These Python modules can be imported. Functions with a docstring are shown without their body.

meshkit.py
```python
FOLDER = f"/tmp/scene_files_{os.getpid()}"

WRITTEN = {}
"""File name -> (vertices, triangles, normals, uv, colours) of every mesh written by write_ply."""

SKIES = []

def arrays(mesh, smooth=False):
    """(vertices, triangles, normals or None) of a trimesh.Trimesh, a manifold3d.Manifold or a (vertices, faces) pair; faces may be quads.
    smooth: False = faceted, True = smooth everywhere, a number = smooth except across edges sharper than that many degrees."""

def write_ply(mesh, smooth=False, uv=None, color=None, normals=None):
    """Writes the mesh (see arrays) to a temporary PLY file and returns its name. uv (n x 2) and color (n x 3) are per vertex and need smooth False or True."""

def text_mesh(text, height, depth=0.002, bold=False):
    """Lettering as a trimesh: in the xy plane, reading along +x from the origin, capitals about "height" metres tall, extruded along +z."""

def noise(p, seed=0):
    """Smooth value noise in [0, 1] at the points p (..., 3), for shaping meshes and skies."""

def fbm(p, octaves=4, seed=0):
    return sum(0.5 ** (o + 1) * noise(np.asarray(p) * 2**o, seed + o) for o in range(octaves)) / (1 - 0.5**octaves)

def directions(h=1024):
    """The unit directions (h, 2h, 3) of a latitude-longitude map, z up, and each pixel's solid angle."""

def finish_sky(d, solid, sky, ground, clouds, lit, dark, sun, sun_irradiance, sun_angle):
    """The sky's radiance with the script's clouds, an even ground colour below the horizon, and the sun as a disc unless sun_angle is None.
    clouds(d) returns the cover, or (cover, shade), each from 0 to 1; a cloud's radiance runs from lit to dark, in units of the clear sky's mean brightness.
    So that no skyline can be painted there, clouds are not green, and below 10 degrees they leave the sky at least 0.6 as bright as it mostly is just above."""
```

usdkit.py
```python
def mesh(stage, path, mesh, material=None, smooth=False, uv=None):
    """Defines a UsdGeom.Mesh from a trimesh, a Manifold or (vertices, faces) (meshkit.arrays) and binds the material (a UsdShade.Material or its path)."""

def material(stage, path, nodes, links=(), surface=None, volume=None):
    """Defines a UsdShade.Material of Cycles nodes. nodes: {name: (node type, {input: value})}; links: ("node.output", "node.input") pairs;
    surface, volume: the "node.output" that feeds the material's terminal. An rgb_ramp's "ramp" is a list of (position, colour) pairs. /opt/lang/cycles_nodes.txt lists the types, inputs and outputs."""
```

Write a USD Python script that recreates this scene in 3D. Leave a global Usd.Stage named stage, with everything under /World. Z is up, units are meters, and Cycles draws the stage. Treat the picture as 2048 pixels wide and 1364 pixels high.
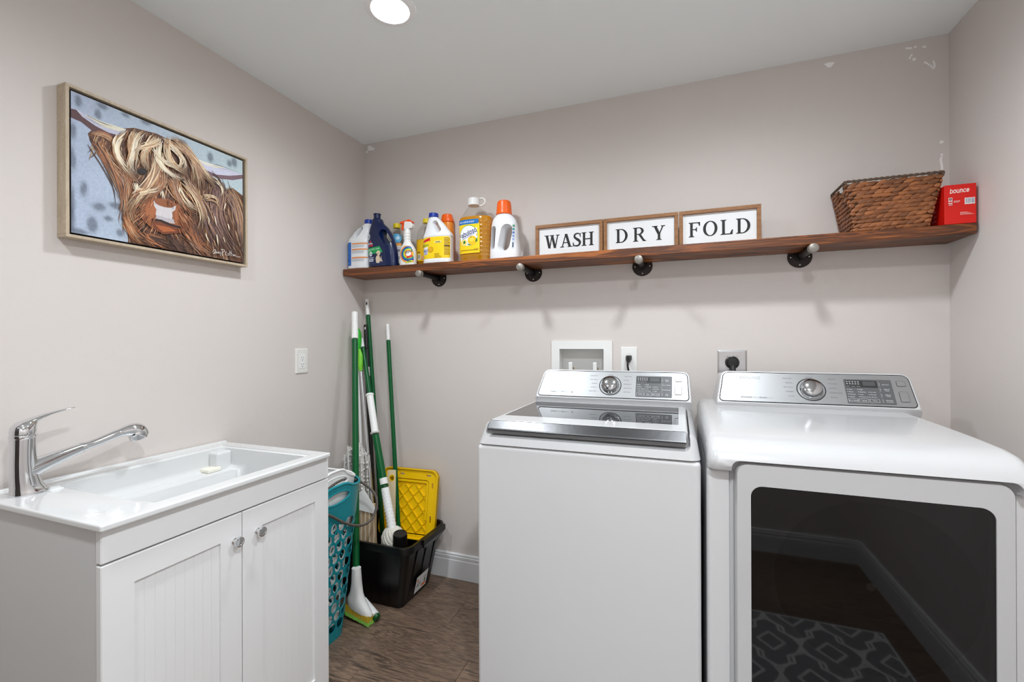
import math, random
import numpy as np, trimesh, manifold3d, usdkit, meshkit
import shapely
from shapely.geometry import Polygon, Point, LineString, box as sbox
from shapely.ops import unary_union
from shapely import affinity
from scipy.interpolate import CubicSpline, PchipInterpolator
from pxr import Usd, UsdGeom, UsdLux, UsdShade, Sdf, Gf, Vt

stage = Usd.Stage.CreateInMemory()
UsdGeom.SetStageUpAxis(stage, 'Z')
UsdGeom.SetStageMetersPerUnit(stage, 1.0)
stage.SetDefaultPrim(UsdGeom.Xform.Define(stage, '/World').GetPrim())
UsdGeom.Scope.Define(stage, '/World/Looks')

# ---- camera, light levels, exposure -------------------------------------------------
# room: back-left floor corner is the origin, x right along the back wall, y = 0 back wall, z up
RW, RH, RF = 2.698, 2.44, -2.60           # right wall, ceiling, front wall
EXPOSURE = 1.67
LAMP_BACK, LAMP_FRONT, LAMP_RIGHT = 80.0, 74.0, 195.0       # radiance of the lamp lenses: back row, front left, front right
LAMP_CONE, LAMP_SOFT, LENS_GLOW = 85.0, 1.0, 14.0
LAMP_TINT = (0.925, 0.985, 1.03)
LAMP_SPOTS = [(0.80, -0.858), (1.93, -0.87), (0.80, -2.05), (1.93, -2.05)]
cam = UsdGeom.Camera.Define(stage, '/World/camera')
cam.AddTransformOp().Set(Gf.Matrix4d((0.937055, 0.349161, -0.003834, 0), (0.003811, 0.000751, 0.999992, 0), (0.349161, -0.937062, -0.000627, 0), (1.736338, -2.171787, 1.279833, 1)))
cam.CreateHorizontalApertureAttr(36.0)
cam.CreateVerticalApertureAttr(36.0 * 1364 / 2048)
cam.CreateFocalLengthAttr(15.774672)
cam.CreateFStopAttr(0.0)
cam.CreateExposureAttr(EXPOSURE)

# ---- helpers ------------------------------------------------------------------------
rng = random.Random(7)
nrg = np.random.default_rng(7)
names = {}


def numbered(parent, name):
    k = names.get((parent, name), 0)
    names[(parent, name)] = k + 1
    return f'{parent}/{name}' + (f'_{k:03d}' if k else '')


def lin(c):
    c = np.asarray(c, float) / 255.0
    return tuple(np.where(c <= 0.04045, c / 12.92, ((c + 0.055) / 1.055) ** 2.4))


LOOK = {}


def look(name, rgb=None, rough=0.5, metal=0.0, nodes=None, links=None, surface='p.BSDF', bump=None, **kw):
    """A principled material; bump = (noise scale, distance) in object space."""
    n = {'p': ('principled_bsdf', {'roughness': rough, 'metallic': metal, **kw})}
    if rgb is not None:
        n['p'][1]['base_color'] = lin(rgb)
    l = list(links or [])
    n.update(nodes or {})
    if bump:
        n['btc'] = ('texture_coordinate', {})
        n['bn'] = ('noise_texture', {'scale': bump[0], 'detail': 3.0})
        n['bb'] = ('bump', {'strength': bump[2] if len(bump) > 2 else 0.4, 'distance': bump[1]})
        l += [('btc.object', 'bn.vector'), ('bn.fac', 'bb.height'), ('bb.normal', 'p.normal')]
    LOOK[name] = usdkit.material(stage, '/World/Looks/' + name, n, l, surface=surface)
    return LOOK[name]


def setdata(prim, **kw):
    for k, v in kw.items():
        if v:
            prim.SetCustomDataByKey(k, v)


def put(path, mesh, mat, smooth=False, colors=None):
    if colors is not None:                              # keep only the vertices in use, so that colours match points
        used, inv = np.unique(mesh.faces, return_inverse=True)
        mesh, colors = trimesh.Trimesh(mesh.vertices[used], inv.reshape(-1, 3), process=False), np.asarray(colors)[used]
    m = usdkit.mesh(stage, path, mesh, LOOK[mat], smooth=smooth)
    if colors is not None:
        UsdGeom.PrimvarsAPI(m).CreatePrimvar('print_color', Sdf.ValueTypeNames.Color3fArray, 'vertex').Set(
            Vt.Vec3fArray.FromNumpy(np.asarray(colors, np.float32)))
    return m.GetPrim()


def tri(mesh):
    if hasattr(mesh, 'to_mesh'):
        m = mesh.to_mesh()
        return trimesh.Trimesh(np.array(m.vert_properties)[:, :3], np.array(m.tri_verts), process=False)
    if isinstance(mesh, (list,)):
        return trimesh.util.concatenate([tri(x) for x in mesh])
    if isinstance(mesh, tuple):
        f = np.asarray(mesh[1])
        if f.shape[1] == 4:
            f = np.vstack([f[:, [0, 1, 2]], f[:, [0, 2, 3]]])
        return trimesh.Trimesh(np.asarray(mesh[0], float), f, process=False)
    return mesh.copy()


def man(mesh):
    mesh = tri(mesh)
    mesh.merge_vertices(merge_norm=True, merge_tex=True)
    if mesh.volume < 0:
        mesh.invert()
    return manifold3d.Manifold(manifold3d.Mesh(np.asarray(mesh.vertices, np.float32), np.asarray(mesh.faces, np.uint32)))


class Thing:
    """A thing: an Xform at its base under /World; its parts are given in world (or local) coordinates."""

    def __init__(self, name, label, cat, loc=(0, 0, 0), rz=0.0, group=None, kind=None, local=False):
        self.path = numbered('/World', name)
        x = UsdGeom.Xform.Define(stage, self.path)
        x.AddTranslateOp().Set(Gf.Vec3d(*map(float, loc)))
        if rz:
            x.AddRotateZOp().Set(float(rz))
        self.loc, self.rz, self.local = np.array(loc, float), math.radians(rz), local
        setdata(x.GetPrim(), label=label, category=cat, group=group, kind=kind)

    def part(self, name, mesh, mat, smooth=False, parent=None, label=None, kind=None, colors=None, local=None):
        path = numbered(parent or self.path, name)
        mesh = tri(mesh)
        if not (self.local if local is None else local):
            v = mesh.vertices - self.loc
            c, s = math.cos(-self.rz), math.sin(-self.rz)
            mesh.vertices = np.stack([c * v[:, 0] - s * v[:, 1], s * v[:, 0] + c * v[:, 1], v[:, 2]], 1)
        p = put(path, mesh, mat, smooth, colors)
        setdata(p, label=label, kind=kind)
        return path


def solo(name, mesh, mat, label=None, cat=None, smooth=False, kind=None, group=None, colors=None):
    p = put(numbered('/World', name), tri(mesh), mat, smooth, colors)
    setdata(p, label=label, category=cat, kind=kind, group=group)
    return p


def box(x0, x1, y0, y1, z0, z1):
    return trimesh.creation.box(bounds=[[min(x0, x1), min(y0, y1), min(z0, z1)], [max(x0, x1), max(y0, y1), max(z0, z1)]])


def hull(pts):
    return trimesh.Trimesh(np.asarray(pts, float)).convex_hull if len(pts) < 3 else trimesh.convex.convex_hull(np.asarray(pts, float))


def cbox(x0, x1, y0, y1, z0, z1, c=0.002):
    """box with chamfered edges"""
    p = []
    for x, sx in ((x0, 1), (x1, -1)):
        for y, sy in ((y0, 1), (y1, -1)):
            for z, sz in ((z0, 1), (z1, -1)):
                p += [(x, y + sy * c, z + sz * c), (x + sx * c, y, z + sz * c), (x + sx * c, y + sy * c, z)]
    return hull(p)


SPH = {k: trimesh.creation.icosphere(subdivisions=k).vertices for k in (1, 2, 3)}


def rbox(x0, x1, y0, y1, z0, z1, r=0.01, k=2):
    """box with round edges: hull of eight spheres"""
    p = [SPH[k] * r + np.array([x, y, z]) for x in (x0 + r, x1 - r) for y in (y0 + r, y1 - r) for z in (z0 + r, z1 - r)]
    return hull(np.vstack(p))


def rrect(x0, x1, y0, y1, r, q=8):
    return sbox(x0 + r, y0 + r, x1 - r, y1 - r).buffer(r, quad_segs=q)


def frame3(o, u, v):
    """4x4 matrix: 2-D x -> u, 2-D y -> v, extrusion -> u x v"""
    m = np.eye(4)
    u, v = np.array(u, float), np.array(v, float)
    m[:3, 0], m[:3, 1], m[:3, 2], m[:3, 3] = u, v, np.cross(u, v), o
    return m


XZ = lambda y: frame3((0, y, 0), (1, 0, 0), (0, 0, 1))       # extrudes towards -y
YZ = lambda x: frame3((x, 0, 0), (0, 1, 0), (0, 0, 1))       # extrudes towards +x


def ext(poly, h, mat=None):
    polys = poly.geoms if hasattr(poly, 'geoms') else [poly]
    ms = [trimesh.creation.extrude_polygon(p, h) for p in polys if p.area > 1e-10]
    m = trimesh.util.concatenate(ms)
    if mat is not None:
        m.apply_transform(mat)
    return m


def lathe(profile, seg=32, axis=None, at=(0, 0, 0)):
    m = trimesh.creation.revolve(np.array(profile, float), sections=seg)
    if axis is not None:
        m.apply_transform(trimesh.geometry.align_vectors((0, 0, 1), axis))
    m.apply_translation(at)
    return m


def spline(pts, n):
    p = np.array(pts, float)
    t = np.concatenate([[0], np.cumsum(np.linalg.norm(np.diff(p, axis=0), axis=1))])
    return CubicSpline(t, p)(np.linspace(0, t[-1], n))


def tube(pts, r, sides=10, cap=True):
    p = np.asarray(pts, float)
    n = len(p)
    r = np.broadcast_to(np.asarray(r, float), (n,))
    t = np.gradient(p, axis=0)
    t /= np.linalg.norm(t, axis=1, keepdims=True) + 1e-12
    a = np.cross(t[0], (0, 0, 1.0) if abs(t[0][2]) < 0.9 else (1.0, 0, 0))
    A = []
    for i in range(n):
        a = a - t[i] * (a @ t[i])
        a /= np.linalg.norm(a) + 1e-12
        A.append(a.copy())
    A = np.array(A)
    B = np.cross(t, A)
    ang = np.arange(sides) * 2 * np.pi / sides
    v = p[:, None] + r[:, None, None] * (np.cos(ang)[None, :, None] * A[:, None] + np.sin(ang)[None, :, None] * B[:, None])
    return loft(v, cap)


def loft(rings, cap=True):
    R = np.asarray(rings, float)
    n, s = R.shape[:2]
    i, j = np.meshgrid(np.arange(n - 1), np.arange(s), indexing='ij')
    q = np.stack([i * s + j, i * s + (j + 1) % s, (i + 1) * s + (j + 1) % s, (i + 1) * s + j], -1).reshape(-1, 4)
    v = R.reshape(-1, 3)
    f = np.vstack([q[:, [0, 1, 2]], q[:, [0, 2, 3]]])
    if cap:
        v = np.vstack([v, R[0].mean(0), R[-1].mean(0)])
        k = np.arange(s)
        f = np.vstack([f, np.stack([np.full(s, n * s), (k + 1) % s, k], 1), np.stack([np.full(s, n * s + 1), (n - 1) * s + k, (n - 1) * s + (k + 1) % s], 1)])
    return trimesh.Trimesh(v, f, process=False)


def sring(hw, hd, n=2.0, cx=0.0, cy=0.0, z=0.0, N=48):
    a = np.arange(N) * 2 * np.pi / N
    c, s = np.cos(a), np.sin(a)
    return np.stack([cx + hw * np.sign(c) * np.abs(c) ** (2 / n), cy + hd * np.sign(s) * np.abs(s) ** (2 / n), np.full(N, z)], 1)


def cyl(p0, p1, r0, r1=None, seg=24):
    return tube([p0, p1], [r0, r0 if r1 is None else r1], seg)


_T = {}


def text2d(s, h, bold=False):
    k = (s, bold)
    if k not in _T:
        m = meshkit.text_mesh(s, 1.0, 0.01, bold)
        m.merge_vertices()
        f = m.faces[(m.face_normals[:, 2] > 0.9)]
        used, inv = np.unique(f, return_inverse=True)
        _T[k] = (np.array(m.vertices)[used][:, :2], inv.reshape(-1, 3))
    v, f = _T[k]
    return v * h, f


class Print:
    """Flat print: coloured shapes in a 2-D frame, laid on a surface in layers of 0.1 mm."""

    def __init__(self, strip=None):
        self.v, self.f, self.c, self.l, self.n, self.k, self.strip = [], [], [], [], 0, 0, strip

    def _add(self, v, f, rgb):
        self.v.append(v); self.f.append(np.asarray(f) + self.n)
        self.c.append(np.tile(lin(rgb), (len(v), 1))); self.l.append(np.full(len(v), self.k)); self.n += len(v)

    def shape(self, geom, rgb):
        if self.strip:
            x0, y0, x1, y1 = geom.bounds
            xs = np.arange(math.floor(x0 / self.strip), math.ceil(x1 / self.strip) + 1) * self.strip
            ys = np.arange(math.floor(y0 / self.strip / 2), math.ceil(y1 / self.strip / 2) + 1) * self.strip * 2
            geom = [geom.intersection(sbox(a, c, b, d)) for a, b in zip(xs[:-1], xs[1:]) for c, d in zip(ys[:-1], ys[1:])]
        else:
            geom = [geom]
        for g in geom:
            for p in (g.geoms if hasattr(g, 'geoms') else [g]):
                if p.geom_type == 'Polygon' and p.area > 1e-11:
                    v, f = trimesh.creation.triangulate_polygon(p, engine='earcut')
                    a, b, c = v[f[:, 0]], v[f[:, 1]], v[f[:, 2]]
                    w = (b - a)[:, 0] * (c - a)[:, 1] - (b - a)[:, 1] * (c - a)[:, 0] < 0
                    f = np.array(f); f[w] = f[w][:, ::-1]
                    self._add(np.array(v)[:, :2], f, rgb)
        self.k += 1
        return self

    def rect(self, x0, y0, x1, y1, rgb, r=0.0):
        return self.shape(rrect(x0, x1, y0, y1, r, 4) if r else sbox(x0, y0, x1, y1), rgb)

    def text(self, s, x, y, h, rgb, bold=False, align='l', rot=0.0, width=None, shear=0.0):
        v, f = text2d(s, h, bold)
        v = v.copy()
        if width:
            v[:, 0] *= width / (v[:, 0].max() - v[:, 0].min())
        w = v[:, 0].max()
        v[:, 0] -= {'l': 0, 'c': w / 2, 'r': w}[align]
        v[:, 0] += shear * v[:, 1]
        c, s_ = math.cos(rot), math.sin(rot)
        v = np.stack([x + c * v[:, 0] - s_ * v[:, 1], y + s_ * v[:, 0] + c * v[:, 1]], 1)
        self._add(v, f, rgb); self.k += 1
        return self

    def mesh(self, fn, base=0.0003, step=0.00012):
        v, off = np.vstack(self.v), base + np.concatenate(self.l) * step
        return trimesh.Trimesh(fn(v[:, 0], v[:, 1], off), np.vstack(self.f), process=False), np.vstack(self.c)


def planar(o, u, v):
    o, u, v = np.array(o, float), np.array(u, float), np.array(v, float)
    n = np.cross(u, v)
    return lambda a, b, d: o + a[:, None] * u + b[:, None] * v + d[:, None] * n

# ---- materials ----------------------------------------------------------------------
look('wall_paint', (217, 209, 204), 0.75, bump=(260.0, 0.0012, 0.25))
look('ceiling_paint', (247, 252, 252), 0.85, bump=(180.0, 0.001, 0.2))
look('trim_paint', (226, 227, 228), 0.4)
look('chip_white', (252, 250, 248), 0.8)
look('cabinet_white', (232, 232, 232), 0.32)
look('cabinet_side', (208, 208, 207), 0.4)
look('sink_white', (222, 223, 223), 0.16, coat_weight=0.4)
look('enamel_white', (200, 200, 201), 0.22, coat_weight=0.35, coat_roughness=0.08)
look('body_white', (216, 216, 217), 0.4)
look('plastic_white', (240, 240, 238), 0.35)
look('plastic_soft_white', (236, 236, 234), 0.45)
look('chrome', (225, 227, 230), 0.05, 1.0)
look('steel', (190, 190, 190), 0.28, 1.0)
look('brushed_bar', (84, 84, 85), 0.30, 0.95, bump=(55.0, 0.0004, 0.4))
look('panel_silver', (160, 161, 162), 0.40, 0.75)
look('knob_chrome', (190, 191, 193), 0.12, 1.0)
look('panel_groove', (52, 52, 54), 0.85)
look('display_gray', (92, 93, 95), 0.35)
look('lid_glass', (38, 39, 41), 0.03, specular_ior_level=1.0, ior=1.9)
look('recess_gray', (150, 150, 151), 0.5)
look('gap_dark', (40, 40, 41), 0.7)
look('door_inner', (128, 128, 129), 0.5)
look('drum_dark', (14, 14, 14), 0.6)
look('black_iron', (48, 42, 40), 0.42, 0.6, bump=(300.0, 0.0008, 0.5))
look('pipe_dark', (38, 36, 36), 0.4, 0.7)
look('cap_iron', (150, 145, 138), 0.45, 0.55)
look('screw_steel', (205, 205, 205), 0.25, 1.0)
look('black_plastic', (17, 17, 18), 0.32)
look('black_rubber', (24, 24, 25), 0.5)
look('tote_black', (8, 8, 9), 0.34)
look('yellow_plastic', (255, 206, 6), 0.35)
look('yellow_dark', (120, 86, 10), 0.6)
look('green_pole', (2, 88, 42), 0.3, specular_ior_level=0.35)
look('green_dark', (4, 78, 30), 0.4)
look('lime_plastic', (44, 186, 46), 0.35)
look('lime_yellow', (128, 214, 60), 0.35)
look('silver_pole', (214, 215, 218), 0.25, 0.9)
look('teal_plastic', (10, 140, 152), 0.35)
look('cotton', (224, 219, 208), 0.95, bump=(220.0, 0.003, 0.7))
look('cotton_gray', (226, 223, 219), 0.95, bump=(200.0, 0.003, 0.6))
look('bristle_yellow', (178, 150, 34), 0.7, bump=(300.0, 0.002, 0.8))
look('bristle_green', (132, 190, 78), 0.7)
look('wood_light', (226, 208, 172), 0.6)
look('braid_gray', (104, 97, 90), 0.5, 0.3)
look('lens_white', (250, 250, 250), 0.4)
look('outlet_white', (232, 230, 226), 0.35)
look('outlet_slot', (70, 68, 66), 0.6)
look('outlet_steel', (205, 205, 206), 0.26, 0.9)
look('bleach_white', (240, 242, 245), 0.35)
look('cap_blue', (20, 54, 160), 0.35)
look('navy_plastic', (4, 26, 72), 0.26, coat_weight=0.1)
look('cap_yellow', (238, 214, 26), 0.35)
look('trigger_orange', (244, 84, 22), 0.35)
look('cap_orange', (252, 102, 10), 0.35)
look('bottle_orange', (236, 140, 28), 0.35)
look('box_red', (222, 22, 10), 0.45)
look('sign_white', (238, 240, 242), 0.55)
look('sign_black', (22, 22, 22), 0.6)
look('canvas_edge', (24, 22, 22), 0.8)
look('grout_dark', (40, 33, 29), 0.9)
look('soap_white', (244, 240, 226), 0.5)
look('basket_rope', (92, 74, 60), 0.8, bump=(150.0, 0.003, 0.8))
look('door_white', (58, 50, 45), 0.4)
look('brass_dull', (180, 150, 90), 0.4, 0.9)
LOOK['lamp_glow'] = usdkit.material(stage, '/World/Looks/lamp_glow', {'e': ('emission', {'color': LAMP_TINT, 'strength': LENS_GLOW})}, [], surface='e.emission')
look('print', None, 0.45, nodes={'a': ('attribute', {'attribute': 'print_color'})}, links=[('a.color', 'p.base_color')])
look('paint_strokes', None, 0.6, nodes={'a': ('attribute', {'attribute': 'print_color'}), 'tc': ('texture_coordinate', {}), 'n': ('noise_texture', {'scale': 140.0, 'detail': 4.0}),
     'h': ('mix_color', {'blend_type': 'overlay', 'fac': 0.25})}, links=[('tc.object', 'n.vector'), ('a.color', 'h.a'), ('n.fac', 'h.b'), ('h.result', 'p.base_color')])


def wood(name, stops, scale, rough=0.45, nscale=3.0, dist=1.6, fine=0.35, vary=0.0, bump=0.0008):
    n = {'tc': ('texture_coordinate', {}), 'oi': ('object_info', {}), 'ov': ('vector_math', {'math_type': 'scale', 'vector1': (37.0, 11.0, 5.0)}),
         'ad': ('vector_math', {'math_type': 'add'}),
         'mp': ('mapping', {'scale': scale}), 'n1': ('noise_texture', {'scale': nscale, 'detail': 4.0, 'roughness': 0.55, 'distortion': dist}),
         'mp2': ('mapping', {'scale': tuple(np.array(scale) * np.array((3.0, 9.0, 9.0)))}), 'n2': ('noise_texture', {'scale': nscale, 'detail': 3.0}),
         'mx': ('mix_float', {'fac': fine}), 'rp': ('rgb_ramp', {'ramp': [(p, lin(c)) for p, c in stops]}),
         'hs': ('hsv', {'saturation': 1.0}), 'vm': ('map_range', {'from_min': 0.0, 'from_max': 1.0, 'to_min': 1.0 - vary, 'to_max': 1.0 + vary}),
         'bb': ('bump', {'strength': 0.4, 'distance': bump})}
    l = [('oi.random', 'ov.scale'), ('tc.object', 'ad.vector1'), ('ov.vector', 'ad.vector2'), ('ad.vector', 'mp.vector'), ('mp.vector', 'n1.vector'),
         ('ad.vector', 'mp2.vector'), ('mp2.vector', 'n2.vector'), ('n1.fac', 'mx.a'), ('n2.fac', 'mx.b'), ('mx.result', 'rp.fac'), ('rp.color', 'hs.color'),
         ('oi.random', 'vm.value'), ('vm.result', 'hs.value'), ('hs.color', 'p.base_color'), ('n2.fac', 'bb.height'), ('bb.normal', 'p.normal')]
    look(name, None, rough, nodes=n, links=l)


wood('plank_wood', [(0.30, (58, 47, 41)), (0.41, (98, 81, 69)), (0.48, (140, 116, 97)), (0.53, (96, 79, 67)), (0.60, (134, 111, 93)), (0.66, (104, 86, 73)), (0.76, (176, 152, 122))], (1.2, 7.0, 1.0), 0.42, 2.4, 2.0, 0.36, 0.12)
wood('shelf_wood', [(0.3, (46, 26, 16)), (0.40, (78, 44, 26)), (0.46, (140, 78, 36)), (0.51, (84, 48, 28)), (0.57, (104, 58, 30)), (0.63, (176, 102, 46)), (0.72, (90, 52, 30))], (0.9, 4.2, 15.0), 0.42, 1.5, 1.1, 0.16)
wood('frame_wood', [(0.3, (118, 80, 46)), (0.5, (152, 106, 66)), (0.7, (172, 126, 82))], (4.0, 30.0, 30.0), 0.55, 3.0, 0.6, 0.5)
wood('float_frame', [(0.3, (168, 150, 128)), (0.5, (190, 172, 148)), (0.7, (206, 190, 168))], (30.0, 30.0, 4.0), 0.55, 3.0, 0.4, 0.5)
wood('strand_leaf', [(0.25, (78, 44, 26)), (0.5, (136, 82, 46)), (0.75, (176, 114, 66))], (12.0, 60.0, 60.0), 0.45, 2.0, 0.4, 0.4, 0.38, 0.0004)

# thin clear plastic: lets light through
for nm, tint, f0 in (('clear_plastic', (0.93, 0.94, 0.93), 1.45), ('smoked_glass', (0.30, 0.30, 0.305), 1.5)):
    LOOK[nm] = usdkit.material(stage, '/World/Looks/' + nm, {'t': ('transparent_bsdf', {'color': tint}), 'g': ('glossy_bsdf', {'color': (1, 1, 1), 'roughness': 0.03}),
        'f': ('layer_weight', {'blend': 0.5}), 'q': ('math', {'math_type': 'power', 'value2': 4.0}), 'k': ('math', {'math_type': 'multiply_add', 'value2': 0.75, 'value3': 0.04}),
        'm': ('mix_closure', {})}, [('f.facing', 'q.value1'), ('q.value', 'k.value1'), ('k.value', 'm.fac'), ('t.BSDF', 'm.closure1'), ('g.BSDF', 'm.closure2')], surface='m.closure')
for nm, c_, tint in (('amber_liquid', (250, 182, 18), (0.92, 0.62, 0.10)), ('yellow_liquid', (240, 166, 22), (0.90, 0.60, 0.14))):
    LOOK[nm] = usdkit.material(stage, '/World/Looks/' + nm, {'t': ('transparent_bsdf', {'color': tint}), 'd': ('principled_bsdf', {'base_color': lin(c_), 'roughness': 0.15}), 'l': ('translucent_bsdf', {'color': lin(c_)}),
        'm1': ('mix_closure', {'fac': 0.45}), 'm': ('mix_closure', {'fac': 0.18})}, [('d.BSDF', 'm1.closure1'), ('l.BSDF', 'm1.closure2'), ('m1.closure', 'm.closure1'), ('t.BSDF', 'm.closure2')], surface='m.closure')

look('mop_tan', (186, 158, 124), 0.95, bump=(300.0, 0.003, 0.7))
look('mop_tan_pale', (222, 208, 186), 0.95, bump=(300.0, 0.003, 0.7))
look('rug_dark', (146, 146, 147), 0.95, bump=(400.0, 0.003, 0.8))
look('rug_pale', (226, 225, 223), 0.95, bump=(400.0, 0.003, 0.8))
# ---- the room -----------------------------------------------------------------------
T_ = 0.10
wl = Thing('wall_left', 'plain taupe painted left wall with the cow painting on it', 'wall', (-T_, RF, 0), kind='structure')
wl.part('plaster', box(-T_, 0, RF, 0, 0, RH), 'wall_paint')
wr = Thing('wall_right', 'plain taupe painted right wall beside the dryer', 'wall', (RW, RF, 0), kind='structure')
wr.part('plaster', box(RW, RW + T_, RF, 0, 0, RH), 'wall_paint')
wf = Thing('wall_front', 'taupe wall behind the camera facing the washer and dryer', 'wall', (0, RF - T_, 0), kind='structure')
wf.part('plaster', box(0, RW, RF - T_, RF, 0, RH), 'wall_paint')
wb = Thing('wall_back', 'taupe back wall carrying the long wood shelf', 'wall', (0, 0, 0), kind='structure')
# the washer's supply box is let into this wall
bw = man(box(-T_, RW + T_, 0, T_, 0, RH)) - man(box(1.172, 1.405, -0.01, 0.085, 1.03, 1.247))
wb.part('plaster', bw, 'wall_paint')


def wall_bits(polys):
    for p in polys:
        wb.part('paint_chip', ext(Polygon(p).buffer(0.0016), 0.0004, XZ(0.0)), 'chip_white')


wall_bits([[(0.0312,2.4257),(0.0512,2.4271),(0.0584,2.414),(0.0746,2.41),(0.0746,2.3995),(0.0583,2.399),(0.0311,2.4017)],[(0.0165,2.3994),(0.0256,2.398),(0.0274,2.3902),(0.0183,2.3901)],[(2.5668,2.4155),(2.5839,2.413),(2.585,2.4085),(2.5679,2.411)],[(2.593,2.4144),(2.5987,2.4145),(2.5992,2.4101),(2.5941,2.4099)],[(2.6189,2.4084),(2.6268,2.4087),(2.6279,2.4035),(2.6201,2.4046)],[(2.5798,2.3791),(2.5849,2.3864),(2.5872,2.3845),(2.5826,2.3784)],[(2.5775,2.3753),(2.5809,2.376),(2.5815,2.3716),(2.578,2.3709)],[(2.5871,2.3639),(2.5906,2.3703),(2.5968,2.3682),(2.5962,2.3626),(2.5917,2.3608)],[(2.6243,2.3493),(2.6344,2.3414),(2.6355,2.337),(2.6254,2.3441)],[(2.636,2.334),(2.6405,2.3366),(2.6416,2.3342),(2.6377,2.3309)],[(2.6421,2.3278),(2.6466,2.3303),(2.6477,2.3273),(2.6432,2.3247)],[(2.6466,2.3212),(2.6532,2.3219),(2.6527,2.336),(2.6494,2.3452),(2.6522,2.3445),(2.6555,2.3354),(2.656,2.3213),(2.6499,2.3163)],[(2.2995,2.4105),(2.3106,2.4131),(2.3288,2.4118),(2.3313,2.4077),(2.3263,2.4028),(2.3232,2.3975),(2.3172,2.3952),(2.3101,2.3968),(2.3045,2.4052)],[(2.6706,2.0366),(2.681,2.0335),(2.6777,2.0285),(2.6711,2.0281)],[(2.6731,1.9873),(2.6781,1.9852),(2.677,1.9798),(2.6737,1.9809)],[(2.6742,1.976),(2.6769,1.9742),(2.6742,1.9662),(2.6763,1.9492),(2.6779,1.9378),(2.6779,1.9266),(2.6746,1.9271),(2.673,1.944),(2.6703,1.9626),(2.6709,1.9695)]])
solo('ceiling', box(-T_, RW + T_, RF - T_, T_, RH, RH + T_), 'ceiling_paint', 'smooth white ceiling with round recessed lights', 'ceiling', kind='structure')

fl = Thing('floor', 'grey-brown wood-look plank floor', 'floor', (0, 0, 0), kind='structure')
fl.part('underlay', box(-T_, RW + T_, RF - T_, T_, -0.06, -0.0062), 'grout_dark')
y, row = 0.0, 0
while y > RF + 0.01:
    y1 = max(y - 0.182, RF)
    x = -[0.0, 0.47, 0.83, 0.28, 0.66][row % 5]
    while x < RW - 0.01:
        a, b = max(x, 0.0), min(x + 1.22, RW)
        if b - a > 0.01:
            fl.part('plank', cbox(a + 0.0005, b - 0.0005, y1 + 0.0005, y - 0.0005, -0.006, 0.0, 0.0009), 'plank_wood')
        x += 1.22
    y, row = y1, row + 1

PROF = [(0, 0), (0.014, 0), (0.014, 0.098), (0.0115, 0.102), (0.0125, 0.107), (0.0125, 0.119), (0.009, 0.1225), (0.0105, 0.126), (0.0105, 0.131), (0.006, 0.135), (0, 0.135)]


def baseboard(name, p0, p1, inward, label):
    """a moulded skirting from p0 to p1; inward = direction into the room"""
    d = np.array([p1[0] - p0[0], p1[1] - p0[1], 0.0])
    L = np.linalg.norm(d)
    m = ext(Polygon(PROF), L)
    M = np.eye(4)
    M[:3, 0], M[:3, 1], M[:3, 2], M[:3, 3] = (*inward, 0), (0, 0, 1), d / L, (*p0, 0.0005)
    m.apply_transform(M)
    if np.linalg.det(M[:3, :3]) < 0:
        m.invert()
    solo(name, m, 'trim_paint', label, 'baseboard', smooth=20, kind='structure')


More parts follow.
